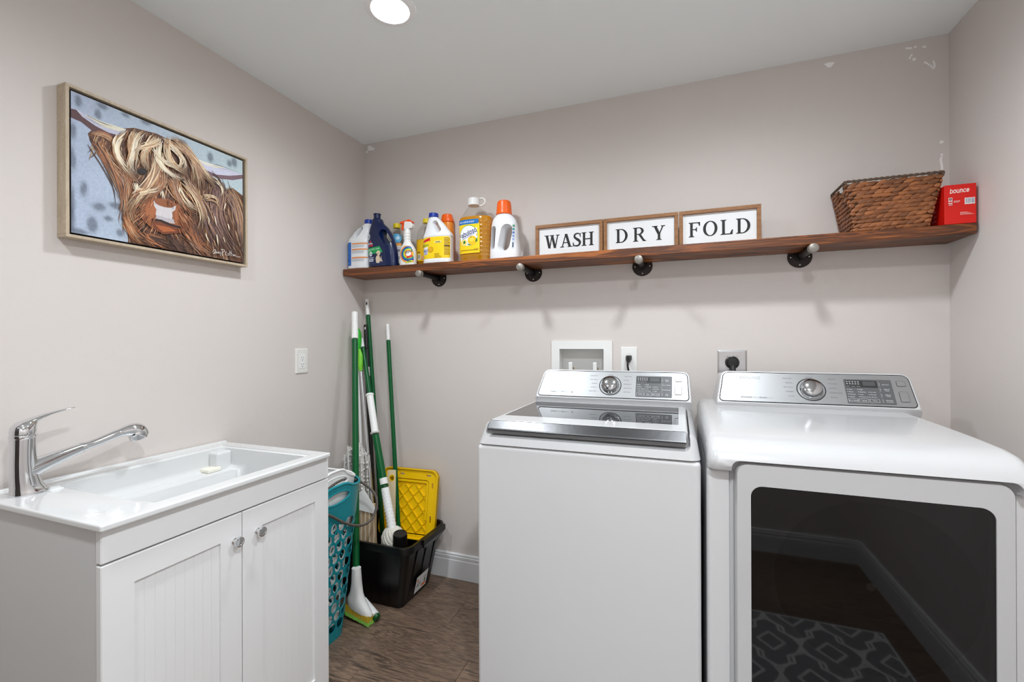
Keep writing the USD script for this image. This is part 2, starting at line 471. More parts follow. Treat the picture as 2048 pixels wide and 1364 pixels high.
baseboard('baseboard_back', (0.0, 0), (RW, 0), (0, -1), 'white moulded baseboard along the back wall by the black tote')
baseboard('baseboard_left', (0, -0.015), (0, RF + 0.015), (1, 0), 'white moulded baseboard along the left wall')
baseboard('baseboard_right', (RW, -0.015), (RW, RF + 0.015), (-1, 0), 'white moulded baseboard along the right wall')
baseboard('baseboard_front', (1.02, RF), (RW, RF), (0, 1), 'white moulded baseboard along the wall behind the camera')
d1 = Thing('door_1', 'dark panelled door in the wall behind the camera', 'door', (0.1, RF, 0), kind='structure')
d1.part('slab', cbox(0.16, 0.96, RF, RF + 0.02, 0.004, 2.03, 0.003), 'door_white')
for a, b, c, d in ((0.16 - 0.07, 0.16, 0.0, 2.10), (0.96, 1.03 - 0.012, 0.0, 2.10), (0.16, 0.96, 2.03, 2.10)):
    d1.part('casing', cbox(a, b, RF, RF + 0.026, c + 0.001, d, 0.004), 'trim_paint')
for z0, z1 in ((0.15, 0.95), (1.1, 1.9)):
    d1.part('panel', cbox(0.28, 0.84, RF + 0.02, RF + 0.026, z0, z1, 0.005), 'door_white')

# ---- recessed lights ----------------------------------------------------------------
for k, ((lx, ly), lab) in enumerate(zip(LAMP_SPOTS, ('round recessed ceiling light in view above the washer side', 'round recessed ceiling light above the dryer',
                                                    'round recessed ceiling light behind the camera, left', 'round recessed ceiling light behind the camera, right'))):
    t = Thing('ceiling_light', lab, 'ceiling light', (lx, ly, RH), group='recessed ceiling lights')
    t.part('trim_ring', lathe([(0.0635, -0.002), (0.066, -0.010), (0.074, -0.0095), (0.084, -0.006), (0.0875, -0.0015), (0.0875, -0.0001)], 64, None, (lx, ly, RH)), 'lens_white', smooth=40)
    m = lathe([(0.0, -0.0075), (0.03, -0.0072), (0.0625, -0.0055), (0.0635, -0.002)], 48, None, (lx, ly, RH))
    if m.face_normals[:, 2].mean() > 0:
        m.invert()
    t.part('lens', m, 'lamp_glow', smooth=60)
    dl = UsdLux.SphereLight.Define(stage, t.path + '/lamp')          # the diffuser's light: weaker sideways than straight down
    UsdGeom.Xformable(dl).AddTranslateOp().Set(Gf.Vec3d(0, 0, -0.0115))
    dl.CreateRadiusAttr(0.062)
    dl.CreateIntensityAttr((LAMP_BACK, LAMP_BACK, LAMP_FRONT, LAMP_RIGHT)[k])
    dl.CreateColorAttr(Gf.Vec3f(*LAMP_TINT))
    sh_ = UsdLux.ShapingAPI.Apply(dl.GetPrim())
    sh_.CreateShapingConeAngleAttr(LAMP_CONE)
    sh_.CreateShapingConeSoftnessAttr(LAMP_SOFT)

# ---- washer and dryer ---------------------------------------------------------------
FN, FS = np.array([0, -0.834, 0.551]), np.array([0, 0.551, 0.834])       # control panel: face normal, up-slope


def console(t, x0, x1, org, prints, knob, disp, buttons, inset=0.0125):
    """the slanted control console: housing, groove, silver panel, knob, display, buttons, print"""
    o = np.array([0, org[1], org[2]])
    out = Polygon([(x0, 0.0), (x1, 0.0), (x1 - 0.006, 0.147), (x0 + 0.02, 0.147)]).buffer(-0.032).buffer(0.032, quad_segs=8)
    low = Polygon([(x0, -0.02), (x1, -0.02), (x1, 0.02), (x0, 0.02)])
    out = unary_union([out, sbox(x0, 0, x1, 0.02)]).convex_hull
    fr = planar(o, (1, 0, 0), FS)
    at = lambda poly, d: fr(*np.array(poly.exterior.coords)[:, :2].T, np.full(len(poly.exterior.coords), d))
    ring = at(out, -0.010)
    back = ring.copy(); back[:, 1] = -0.105; back[:, 2] = np.maximum(np.minimum(back[:, 2], org[2] + 0.105), 1.0)
    foot = np.array([(x0, org[1] + 0.02, 1.0), (x1, org[1] + 0.02, 1.0), (x0, -0.105, 1.0), (x1, -0.105, 1.0)])
    t.part('console', hull(np.vstack([at(out.buffer(-0.006), 0.0), at(out.buffer(-0.002), -0.003), ring, back, foot])), 'enamel_white', smooth=25)
    inn = out.buffer(-inset).intersection(sbox(x0, 0.012, x1, 0.2))
    inn = inn.buffer(-0.012).buffer(0.012, quad_segs=8)
    M = frame3(o, (1, 0, 0), FS)
    t.part('panel_groove', ext(inn.buffer(0.0030), 0.0006, M), 'panel_groove')
    M2 = M.copy(); M2[:3, 3] += FN * 0.0006
    pan = t.part('control_panel', ext(inn, 0.0012, M2), 'panel_silver', label='brushed silver control panel')
    P = Print()
    prints(P)
    m, c = P.mesh(planar(o + FN * 0.0018, (1, 0, 0), FS), 0.0002, 0.0)
    t.part('panel_print', m, 'print', colors=c, kind='stuff')
    kx, ks = knob
    kc = o + np.array([kx, 0, 0]) + FS * ks + FN * 0.0018
    t.part('dial_ring', lathe([(0.043, 0), (0.0445, 0.0008), (0.046, 0.0008), (0.0465, 0)], 48, FN, kc), 'panel_groove', smooth=40)
    kb = t.part('dial', lathe([(0, 0.0), (0.036, 0.0), (0.0365, 0.003), (0.034, 0.006), (0.0335, 0.018), (0.031, 0.0235), (0.024, 0.0275), (0.012, 0.0295), (0, 0.030)], 48, FN, kc), 'knob_chrome', smooth=35, label='chrome program dial')
    a, b, c_, d = disp
    Md = M.copy(); Md[:3, 3] += FN * 0.0018
    t.part('display', ext(rrect(a, c_, b, d, 0.003), 0.0012, Md), 'display_gray', label='dark grey display with white lettering')
    for (bx0, by0, bx1, by1) in buttons:
        t.part('button', ext(rrect(bx0, bx1, by0, by1, 0.003), 0.0014, Md), 'panel_silver')
        q = rrect(bx0, bx1, by0, by1, 0.003)
        t.part('button_edge', ext(q.buffer(0.0009).difference(q), 0.0008, Md), 'panel_groove')
    return o


W_INK, G_INK, K_INK = (228, 229, 230), (150, 151, 153), (88, 89, 92)


def display_print(o, x0, y0, x1, y1, cols, btns, side):
    P = Print()
    w, h = x1 - x0, y1 - y0
    P.rect(x0 + 0.03 * w, y0 + 0.66 * h, x0 + 0.70 * w, y1 - 0.05 * h, (40, 41, 42))
    P.rect(x0 + 0.40 * w, y0 + 0.74 * h, x0 + 0.66 * w, y1 - 0.08 * h, (76, 77, 78))
    for i in range(5):
        for j in range(2):
            P.rect(x0 + (0.05 + 0.06 * i) * w, y0 + (0.79 + 0.085 * j) * h, x0 + (0.085 + 0.06 * i) * w, y0 + (0.825 + 0.085 * j) * h, (190, 191, 192))
    for s, fx in (('Sensing', 0.04), ('Washing', 0.145), ('Spin', 0.26)) if len(cols[0]) == 4 and cols[0][0] == 'Hot' else (('Drying', 0.04), ('Cooling', 0.145), ('Wrinkle', 0.255)):
        P.text(s, x0 + fx * w, y0 + 0.695 * h, 0.0023, W_INK)
    for cx, names_ in zip((0.05, 0.27, 0.49), cols):
        for i, s in enumerate(names_[::-1]):
            yy = y0 + (0.25 + 0.10 * i) * h
            P.rect(x0 + (cx - 0.012) * w, yy + 0.001, x0 + (cx + 0.004) * w, yy + 0.0032, W_INK)
            P.text(s, x0 + (cx + 0.02) * w, yy, 0.0038, W_INK)
    for (a, b), s in zip(((0.03, 0.225), (0.25, 0.445), (0.47, 0.665)), btns):
        q = sbox(x0 + a * w, y0 + 0.05 * h, x0 + b * w, y0 + 0.19 * h)
        P.shape(q.buffer(0.0002).difference(q.buffer(-0.0005)), W_INK)
        P.text(s, x0 + (a + b) / 2 * w, y0 + 0.095 * h, 0.0045, W_INK, align='c')
    P.rect(x0 + 0.715 * w, y0 + 0.03 * h, x0 + 0.722 * w, y1 - 0.03 * h, (140, 141, 142))
    for i, (s1, s2) in enumerate(side[::-1]):
        yy = y0 + (0.08 + 0.225 * i) * h
        P.text(s1, x0 + 0.865 * w, yy + (0.005 if s2 else 0.002), 0.004, W_INK, align='c')
        if s2:
            P.text(s2, x0 + 0.865 * w, yy - 0.001, 0.004, W_INK, align='c')
        P.rect(x0 + 0.74 * w, yy - 0.002, x0 + 0.745 * w, yy + 0.011, W_INK)
    return P.mesh(planar(o + FN * 0.0030, (1, 0, 0), FS), 0.0002, 0.00002)


def dial_words(P, kx, ks, left, right, top, xl, xr):
    P.text(top, kx, ks + 0.0495, 0.0042, K_INK, align='c')
    for i, s in enumerate(left):
        yy = 0.112 - 0.0185 * i
        P.text(s, xl, yy, 0.0042, K_INK, align='r')
        P.rect(xl + 0.003, yy + 0.0018, kx - 0.05, yy + 0.0022, G_INK)
    for i, s in enumerate(right):
        yy = 0.112 - 0.0185 * i
        P.text(s, xr, yy, 0.0042, K_INK)
        P.rect(kx + 0.05, yy + 0.0018, xr - 0.003, yy + 0.0022, G_INK)


def wprint(P):
    dial_words(P, 1.462, 0.069, ('Deep Wash', 'Perm Press', 'Bedding', 'Delicates', 'Rinse+Spin'), ('Heavy Duty', 'Normal', 'Waterproof', 'Quick Wash', 'Self Clean'), 'Normal', 1.405, 1.518)
    P.text('Smart', 1.205, 0.0285, 0.0062, K_INK, True).text('Care', 1.228, 0.0285, 0.0062, G_INK).text('VRT', 1.252, 0.0285, 0.0062, K_INK, True).text('Plus', 1.268, 0.0285, 0.0062, G_INK)
    for s in (-1, 1):
        P.shape(Polygon([(1.302 + s * 0.003, 0.0315 + s * 0.0015), (1.302 - s * 0.006, 0.0315), (1.302 + s * 0.002, 0.0315 + s * 0.005)]), K_INK)


wm = Thing('washing_machine', 'white top-load washing machine with chrome lid handle bar, left of the dryer', 'washing machine', (1.449, -0.46, 0))
wm.part('body', rbox(1.106, 1.792, -0.818, -0.105, 0.022, 0.9395, 0.014), 'body_white', smooth=30)
for fx in (1.16, 1.738):
    for fy in (-0.76, -0.16):
        wm.part('foot', lathe([(0, 0.0005), (0.022, 0.0005), (0.022, 0.012), (0.012, 0.016), (0.012, 0.03), (0, 0.03)], 20, None, (fx, fy, 0)), 'black_rubber')
pts = []
for x in (1.106 + 0.03, 1.792 - 0.03):
    for y in (-0.82 + 0.03, -0.105 - 0.03):
        a = np.arange(24) * np.pi / 12
        pts.append(np.stack([x + 0.03 * np.cos(a), y + 0.03 * np.sin(a), np.full(24, 0.9425)], 1))
for x in (1.112 + 0.045, 1.786 - 0.045):
    for y in (-0.808 + 0.045, -0.105 - 0.045):
        pts.append(SPH[3] * 0.045 + np.array([x, y, 1.018 - 0.045]))
cover = man(hull(np.vstack(pts)))
cover = cover - man(rbox(1.134, 1.764, -0.79, -0.283, 0.985, 1.2, 0.012))
n0 = rrect(1.137, 1.761, 0.9715, 1.2, 0.014)
A, B = ext(n0, 0.02, XZ(-0.77)).vertices, ext(n0.buffer(0.009), 0.001, XZ(-0.832)).vertices
cover = cover - man(hull(np.vstack([A, B])))
wm.part('top_cover', cover, 'enamel_white', smooth=28, label='glossy white top cover')
wm.part('handle_recess', box(1.1385, 1.7595, -0.7885, -0.7865, 0.9725, 1.0), 'recess_gray')
lid = man(rbox(1.139, 1.759, -0.780, -0.288, 0.9905, 1.0175, 0.006)) - man(ext(rrect(1.153, 1.733, -0.683, -0.298, 0.006), 0.1, None).apply_translation((0, 0, 1.008)))
lidp = wm.part('lid', lid, 'enamel_white', smooth=28)
wm.part('lid_window', ext(rrect(1.1535, 1.7325, -0.6825, -0.2985, 0.0055), 0.0085, None).apply_translation((0, 0, 1.0085)), 'lid_glass', parent=lidp, label='dark glossy glass lid window')
hb = Polygon([(-0.779, 1.0165), (-0.784, 1.0160), (-0.810, 0.9945), (-0.8125, 0.9905), (-0.809, 0.987), (-0.779, 0.991)]).buffer(-0.0015).buffer(0.0015)
wm.part('lid_handle', ext(hb, 0.612, YZ(1.142)), 'brushed_bar', smooth=35, parent=lidp, label='brushed chrome handle bar along the lid front')
wo = console(wm, 1.140, 1.783, (0, -0.283, 1.033), wprint, (1.462, 0.069), (1.567, 0.021, 1.708, 0.117), [(1.722, 0.095, 1.746, 0.116), (1.720, 0.036, 1.745, 0.073)])
m, c = display_print(wo, 1.567, 0.021, 1.708, 0.117, [('Hot', 'Warm', 'Eco Warm', 'Tap Cold'), ('High', 'Medium', 'Low', 'No Spin'), ('Heavy', 'Normal', 'Light')], ('Temp', 'Spin', 'Soil Level'),
                     [('Delay', 'Start'), ('Extra Rinse', ''), ('Deep Soak', ''), ('Pre', 'Soak')])
wm.part('display_print', m, 'print', colors=c, kind='stuff')

dx0, dx1 = 1.806, 2.480


def dprint(P):
    dial_words(P, 2.189, 0.069, ('Heavy Duty', 'Bedding', 'Perm Press', 'Delicates', 'Towels', ), ('Time Dry', 'Quick Dry', 'Air Fluff', 'Wrinkle Away', 'Refresh'), 'Normal', 2.132, 2.246)
    P.text('SAMSUNG', 1.944, 0.107, 0.0125, (186, 187, 189), True, width=0.082)
    P.text('Multi-Steam', 1.903, 0.0265, 0.006, (182, 183, 185))
    P.text('Moisture', 1.955, 0.0265, 0.0064, K_INK, True).text('Sensor', 1.990, 0.0265, 0.0064, G_INK)
    P.text('Smart', 2.018, 0.0265, 0.0064, K_INK, True).text('Care', 2.0415, 0.0265, 0.0064, G_INK)


dr = Thing('dryer', 'white front-load dryer with a large dark glass door, right of the washer', 'dryer', (2.143, -0.46, 0))
body = man(rbox(dx0, dx1, -0.818, -0.105, 0.022, 0.929, 0.014)) - man(rbox(1.862, 2.452, -0.9, -0.802, 0.10, 1.1, 0.006))
dr.part('body', body, 'body_white', smooth=30)
for fx in (1.86, 2.43):
    for fy in (-0.76, -0.16):
        dr.part('foot', lathe([(0, 0.0005), (0.022, 0.0005), (0.022, 0.012), (0.012, 0.016), (0.012, 0.03), (0, 0.03)], 20, None, (fx, fy, 0)), 'black_rubber')
# domed top: profile in y-z, swept along x with rounded side edges
prof = np.array([(-0.105, 0.932), (-0.845, 0.932), (-0.853, 0.945), (-0.852, 0.962), (-0.842, 0.982), (-0.822, 1.000), (-0.795, 1.012), (-0.755, 1.0195), (-0.65, 1.0245), (-0.50, 1.0285), (-0.30, 1.0315), (-0.105, 1.033)])
rings = []
for s in np.concatenate([np.linspace(0, 1, 7)]):
    e = 0.030 * (1 - math.sqrt(max(0.0, 1 - (1 - s) ** 2)))
    rr_ = prof.copy()
    rr_[2:, 1] = 0.945 + (rr_[2:, 1] - 0.945) * (1 - e / 0.088 * 1.0)
    rr_[:, 0] = np.where(rr_[:, 0] < -0.8, rr_[:, 0] + e * 0.9, rr_[:, 0])
    rings.append(np.stack([np.full(len(rr_), dx0 + 0.030 * s), rr_[:, 0], rr_[:, 1]], 1))
rings += [r_ * np.array([-1, 1, 1]) + np.array([dx0 + dx1, 0, 0]) for r_ in rings[::-1]]
top = loft(rings); top.fix_normals()
tc = man(top) - man(rbox(1.866, 2.448, -0.9, -0.8185, 0.80, 0.9615, 0.02))
dr.part('top_cover', tc, 'enamel_white', smooth=30, label='glossy white domed top cover')
dr.part('door_recess', box(1.863, 2.451, -0.8015, -0.7995, 0.105, 0.926), 'recess_gray')
frame_p = rrect(1.876, 2.441, 0.165, 0.956, 0.032)
glass_p = rrect(1.912, 2.405, 0.215, 0.897, 0.028)
fd = ext(frame_p.difference(glass_p), 0.038, XZ(-0.803))
bev = man(hull(np.vstack([ext(frame_p, 0.001, XZ(-0.803)).vertices, ext(frame_p, 0.001, XZ(-0.833)).vertices, ext(frame_p.buffer(-0.004), 0.001, XZ(-0.843)).vertices]))) - man(ext(glass_p, 0.2, XZ(-0.75)))
dp = dr.part('door', bev, 'enamel_white', smooth=30)
dr.part('door_glass', ext(glass_p.buffer(-0.0005), 0.003, XZ(-0.8385)), 'smoked_glass', parent=dp, label='dark smoked glass')
hole = Point(2.185, 0.66).buffer(0.215, quad_segs=16)
dr.part('inner_panel', ext(glass_p.buffer(-0.0006).difference(hole), 0.004, XZ(-0.812)), 'door_inner', parent=dp)
dr.part('door_bowl', loft([np.stack([2.185 + r_ * np.cos(a), np.full(32, y_), 0.66 + r_ * np.sin(a)], 1) for a in [np.arange(32) * np.pi / 16] for r_, y_ in ((0.2155, -0.8125), (0.2155, -0.8055), (0.20, -0.804), (0.01, -0.8035))], cap=False), 'drum_dark', parent=dp, smooth=30)
do = console(dr, 1.870, 2.502, (0, -0.283, 1.040), dprint, (2.189, 0.069), (2.294, 0.019, 2.434, 0.115), [(2.449, 0.092, 2.473, 0.111), (2.449, 0.031, 2.473, 0.069)])
m, c = display_print(do, 2.294, 0.019, 2.434, 0.115, [('Very', 'More', 'Normal', 'Damp'), ('High', 'Medium', 'Low', 'Extra Low'), ('40 min', '50 min', '60 min')], ('Dry Level', 'Temp', 'Time'),
                     [('Eco Dry', ''), ('Adjust', 'Time'), ('Adjust', 'Time'), ('Wrinkle', 'Prevent')])
dr.part('display_print', m, 'print', colors=c, kind='stuff')

# ---- wall boxes behind the machines -------------------------------------------------
sb = Thing('supply_box', 'white recessed washer supply box in the back wall above the washer', 'supply box', (1.288, 0, 1.14))
sb.part('face_frame', ext(sbox(1.140, 1.030, 1.437, 1.280).difference(sbox(1.180, 1.055, 1.397, 1.241)), 0.008, XZ(0.0005)), 'plastic_white')
bx = man(box(1.174, 1.403, -0.001, 0.083, 1.032, 1.245)) - man(box(1.178, 1.399, -0.05, 0.080, 1.04, 1.241))
sb.part('tub', bx, 'plastic_soft_white')
for vx in (1.232, 1.352):
    v = sb.part('valve', cyl((vx, 0.03, 1.06), (vx, 0.03, 1.15), 0.013), 'brass_dull', smooth=40)
    sb.part('valve_lever', rbox(vx - 0.010, vx + 0.010, 0.004, 0.028, 1.12, 1.176, 0.005), 'plastic_white', parent=v, smooth=40)

w2 = Thing('power_outlet', 'white wall outlet with a black plug, above the washer', 'outlet', (1.514, 0, 1.19))
w2.part('cover_plate', hull(np.vstack([ext(rrect(1.476, 1.552, 1.125, 1.251, 0.003), 0.002, XZ(0.0)).vertices, ext(rrect(1.479, 1.549, 1.128, 1.248, 0.003), 0.006, XZ(0.0)).vertices])), 'plastic_white', smooth=20)
w2.part('screw', lathe([(0, 0.0015), (0.003, 0.001), (0.0035, 0)], 14, (0, -1, 0), (1.514, -0.006, 1.2225)), 'outlet_white')
pl = Thing('washer_plug', 'black plug and cord in the white outlet above the washer', 'plug', (1.514, -0.006, 1.195))
pl.part('plug_body', hull(np.vstack([ext(rrect(1.501, 1.528, 1.188, 1.212, 0.006), 0.004, XZ(-0.0062)).vertices, ext(rrect(1.506, 1.522, 1.18, 1.208, 0.005), 0.03, XZ(-0.0062)).vertices])), 'black_rubber', smooth=30)
pl.part('cord', tube(spline([(1.513, -0.030, 1.186), (1.512, -0.036, 1.165), (1.516, -0.032, 1.14), (1.52, -0.03, 1.08), (1.52, -0.06, 0.9)], 30), 0.0045, 10), 'black_rubber', smooth=True)

w3 = Thing('dryer_outlet', 'steel plated dryer outlet with a round black plug, above the dryer', 'outlet', (1.952, 0, 1.19))
w3.part('cover_plate', hull(np.vstack([ext(rrect(1.894, 2.010, 1.115, 1.238, 0.003), 0.002, XZ(0.0)).vertices, ext(rrect(1.901, 2.003, 1.122, 1.231, 0.003), 0.007, XZ(0.0)).vertices])), 'outlet_steel', smooth=10)
for sx in (1.931, 1.973):
    w3.part('screw', lathe([(0, 0.002), (0.003, 0.0015), (0.004, 0)], 14, (0, -1, 0), (sx, -0.007, 1.212)), 'screw_steel', smooth=30)
pp = Thing('dryer_plug', 'round black dryer plug in the steel wall outlet', 'plug', (1.952, -0.007, 1.183))
pp.part('plug_body', lathe([(0, 0.0), (0.028, 0.0), (0.028, 0.010), (0.024, 0.018), (0.019, 0.022), (0.0185, 0.034), (0, 0.036)], 32, (0, -1, 0), (1.952, -0.0072, 1.184)), 'black_plastic', smooth=35)
pp.part('cord', tube(spline([(1.952, -0.03, 1.175), (1.952, -0.045, 1.15), (1.952, -0.045, 1.10), (1.952, -0.06, 0.9)], 24), 0.011, 12), 'black_rubber', smooth=True)

g = Thing('wall_outlet', 'white double outlet on the left wall beside the mops', 'outlet', (0, -0.471, 1.187))
g.part('cover_plate', hull(np.vstack([ext(rrect(-0.509, -0.433, 1.1265, 1.248, 0.003), 0.002, YZ(0.0)).vertices, ext(rrect(-0.505, -0.437, 1.1305, 1.244, 0.003), 0.006, YZ(0.0)).vertices])), 'outlet_white', smooth=20)
g.part('receptacle', ext(rrect(-0.488, -0.454, 1.152, 1.222, 0.003), 0.0022, YZ(0.0055)), 'plastic_white')
g.part('screw', lathe([(0, 0.0012), (0.003, 0.001), (0.0035, 0)], 14, (1, 0, 0), (0.006, -0.471, 1.236)), 'plastic_white')
sl = []
for zc in (1.203, 1.171):
    for yy in (-0.477, -0.465):
        sl.append(box(0.0076, 0.0079, yy - 0.001, yy + 0.001, zc - 0.0035, zc + 0.0045))
    sl.append(ext(Point(-0.471, zc - 0.0105).buffer(0.0025), 0.0003, YZ(0.0076)))
g.part('slots', trimesh.util.concatenate(sl), 'outlet_slot')

# ---- sink cabinet, sink, faucet -----------------------------------------------------
CX, CY0, CY1 = 0.53, -1.557, -0.866            # front plane, near end, far end
cb = Thing('sink_cabinet', 'white shaker sink cabinet with two doors under the laundry sink', 'cabinet', (0.26, -1.21, 0))
cb.part('side_panel', cbox(0.012, CX - 0.020, CY0 + 0.002, CY0 + 0.018, 0.0005, 0.861, 0.001), 'cabinet_side')
cb.part('side_panel', cbox(0.012, CX - 0.020, CY1 - 0.018, CY1 - 0.002, 0.0005, 0.861, 0.001), 'cabinet_side')
cb.part('back_panel', box(0.012, 0.02, CY0 + 0.018, CY1 - 0.018, 0.05, 0.861), 'cabinet_side')
cb.part('bottom_panel', box(0.02, CX - 0.022, CY0 + 0.018, CY1 - 0.018, 0.06, 0.076), 'cabinet_side')
cb.part('toe_kick', box(CX - 0.06, CX - 0.045, CY0 + 0.018, CY1 - 0.018, 0.0005, 0.06), 'cabinet_side')
cb.part('front_rail', cbox(CX - 0.019, CX, CY0, CY1, 0.7845, 0.861, 0.0022), 'cabinet_white', label='plain false drawer front above the doors')
ym = -1.2115
Z0, Z1 = 0.022, 0.7805
for k, (ya, yb) in enumerate(((CY0, ym - 0.0012), (ym + 0.0012, CY1))):
    st = 0.066                                   # stile width
    slab = man(cbox(CX - 0.019, CX, ya, yb, Z0, Z1, 0.0022))
    slab = slab - man(box(CX - 0.006, CX + 0.1, ya + st, yb - st, Z0 + 0.066, Z1 - 0.064))
    nb = 9                                       # beadboard grooves
    for i in range(1, nb):
        yy = ya + st + (yb - ya - 2 * st) * i / nb
        slab = slab - man(cbox(CX - 0.0066, CX + 0.05, yy - 0.0006, yy + 0.0006, Z0 + 0.066, Z1 - 0.064, 0.0002))
    d = cb.part('door', slab, 'cabinet_white', label=('left-hand door' if k == 0 else 'right-hand door'))
    ky = -1.2375 if k == 0 else -1.1620
    kz = 0.706
    cb.part('knob', lathe([(0, 0), (0.0085, 0), (0.009, 0.002), (0.0058, 0.005), (0.0055, 0.012), (0.0085, 0.0155), (0.0142, 0.0175), (0.0150, 0.020), (0.0142, 0.0225), (0.011, 0.0235), (0.0095, 0.0222), (0, 0.0228)], 36, (1, 0, 0), (CX, ky, kz)),
            'chrome', smooth=40, parent=d, label='round chrome knob')

SX0, SX1, SY0, SY1, SZ = 0.003, 0.548, -1.567, -0.874, 0.8785
sk = Thing('laundry_sink', 'glossy white moulded laundry sink on the white cabinet', 'sink', (0.275, -1.22, 0.8615))
out = man(hull(np.vstack([rbox(SX0, SX1, SY0, SY1, 0.862, SZ, 0.005).vertices])))
tub = man(rbox(0.06, 0.505, -1.44, -0.915, 0.60, 0.87, 0.03))
body = out + tub
body = body - man(rbox(0.072, 0.494, -1.425, -0.93, 0.800, 1.1, 0.022))           # upper bay down to the ledge
body = body - man(rbox(0.175, 0.494, -1.425, -0.93, 0.620, 1.1, 0.03))           # deep bowl in front of the ledge
body = body - man(rbox(0.10, 0.46, -1.475, -1.40, 0.8695, 1.1, 0.006))            # soap shelf by the tap
body = body - man(rbox(0.062, 0.504, -1.432, -0.923, 0.872, 1.1, 0.006))         # raised outer lip
column = man(rbox(0.066, 0.118, -0.985, -0.925, 0.78, 0.866, 0.010))
body = body + (column ^ man(box(0.0, 0.6, -1.6, -0.9, 0.6, 0.87)))
lipb = man(rbox(SX0, SX0 + 0.02, SY0, SY1, 0.866, SZ + 0.005, 0.004))
body = body + lipb
sk.part('basin', body, 'sink_white', smooth=32)
sk.part('drain', lathe([(0, 0.0005), (0.04, 0.0005), (0.044, 0.003), (0.047, 0.0005)], 32, None, (0.335, -1.18, 0.6200)), 'chrome', smooth=40)

so = solo('soap_piece', rbox(0.080, 0.126, -1.025, -0.975, 0.8002, 0.814, 0.004), 'soap_white', 'small flat white piece of soap on the ledge inside the sink', 'soap', smooth=30)

FX, FY, FZ = 0.105, -1.510, 0.8787
fc = Thing('faucet', 'chrome pull-out laundry faucet with raised lever on the sink', 'faucet', (FX, FY, FZ))
# spreading foot
ft = []
for z, hx, hy, cy in ((0, 0.034, 0.040, 0.012), (0.006, 0.034, 0.040, 0.012), (0.010, 0.032, 0.037, 0.010), (0.024, 0.029, 0.032, 0.006), (0.05, 0.0270, 0.0285, 0.002), (0.085, 0.026, 0.0265, 0.0), (0.120, 0.0258, 0.0258, 0.0), (0.148, 0.0262, 0.0262, 0.0), (0.150, 0.0255, 0.0255, 0)):
    ft.append(sring(hx, hy, 2.0, FX, FY + cy, FZ + z, 40))
fc.part('faucet_body', loft(ft), 'chrome', smooth=40)
fc.part('collar', lathe([(0.0262, 0.150), (0.0275, 0.152), (0.0275, 0.157), (0.0262, 0.159), (0, 0.159)], 40, None, (FX, FY, FZ)), 'chrome', smooth=40)
neck = spline([(FX, FY + 0.004, FZ + 0.060), (FX, FY + 0.045, FZ + 0.074), (FX, FY + 0.10, FZ + 0.090), (FX, FY + 0.128, FZ + 0.0975)], 14)
fc.part('neck', tube(neck, np.linspace(0.0265, 0.0130, 14), 24), 'chrome', smooth=40)
fc.part('neck_ring', tube([neck[-1] - np.array([0, 0.004, 0.001]), neck[-1] + np.array([0, 0.004, 0.001])], 0.0142, 24), 'chrome', smooth=40)
sp = spline([tuple(neck[-1] + np.array([0, 0.003, 0.001])), (FX, FY + 0.19, FZ + 0.1135), (FX, FY + 0.235, FZ + 0.124), (FX, FY + 0.262, FZ + 0.122), (FX, FY + 0.274, FZ + 0.104)], 24)
fc.part('spray_wand', tube(sp, np.interp(np.linspace(0, 1, 24), [0, 0.6, 0.78, 0.9, 1], [0.0118, 0.0130, 0.0205, 0.0250, 0.0250]), 24), 'chrome', smooth=40)
fc.part('spray_head', lathe([(0, 0.018), (0.010, 0.018), (0.0165, 0.015), (0.0236, 0.008), (0.0252, 0.0), (0.0246, -0.012), (0.0236, -0.0175), (0.019, -0.018), (0, -0.017)], 36, (0, -0.30, 0.95), (FX, FY + 0.2675, FZ + 0.112)), 'chrome', smooth=40)
cap = [sring(0.0258, 0.0258, 2, FX, FY, FZ + 0.1605, 32), sring(0.0262, 0.0262, 2, FX, FY, FZ + 0.168, 32), sring(0.024, 0.0255, 2, FX, FY + 0.001, FZ + 0.180, 32), sring(0.018, 0.022, 2, FX, FY + 0.008, FZ + 0.192, 32), sring(0.008, 0.012, 2, FX, FY + 0.018, FZ + 0.1985, 32)]
fc.part('lever_cap', loft(cap), 'chrome', smooth=40)
lv = spline([(FX, FY - 0.010, FZ + 0.182), (FX, FY + 0.018, FZ + 0.1935), (FX, FY + 0.05, FZ + 0.205), (FX, FY + 0.085, FZ + 0.213), (FX, FY + 0.108, FZ + 0.2165)], 20)
w = np.interp(np.linspace(0, 1, 20), [0, 0.25, 0.6, 0.95, 1], [0.017, 0.015, 0.0105, 0.009, 0.006])
th = np.interp(np.linspace(0, 1, 20), [0, 0.25, 0.6, 1], [0.010, 0.008, 0.004, 0.002])
fc.part('lever', loft([np.stack([p[0] + w[i] * np.cos(a), np.full(20, p[1]) - 0.2 * th[i] * np.sin(a), p[2] + th[i] * np.sin(a)], 1) for a in [np.arange(20) * np.pi / 10] for i, p in enumerate(lv)]), 'chrome', smooth=40)

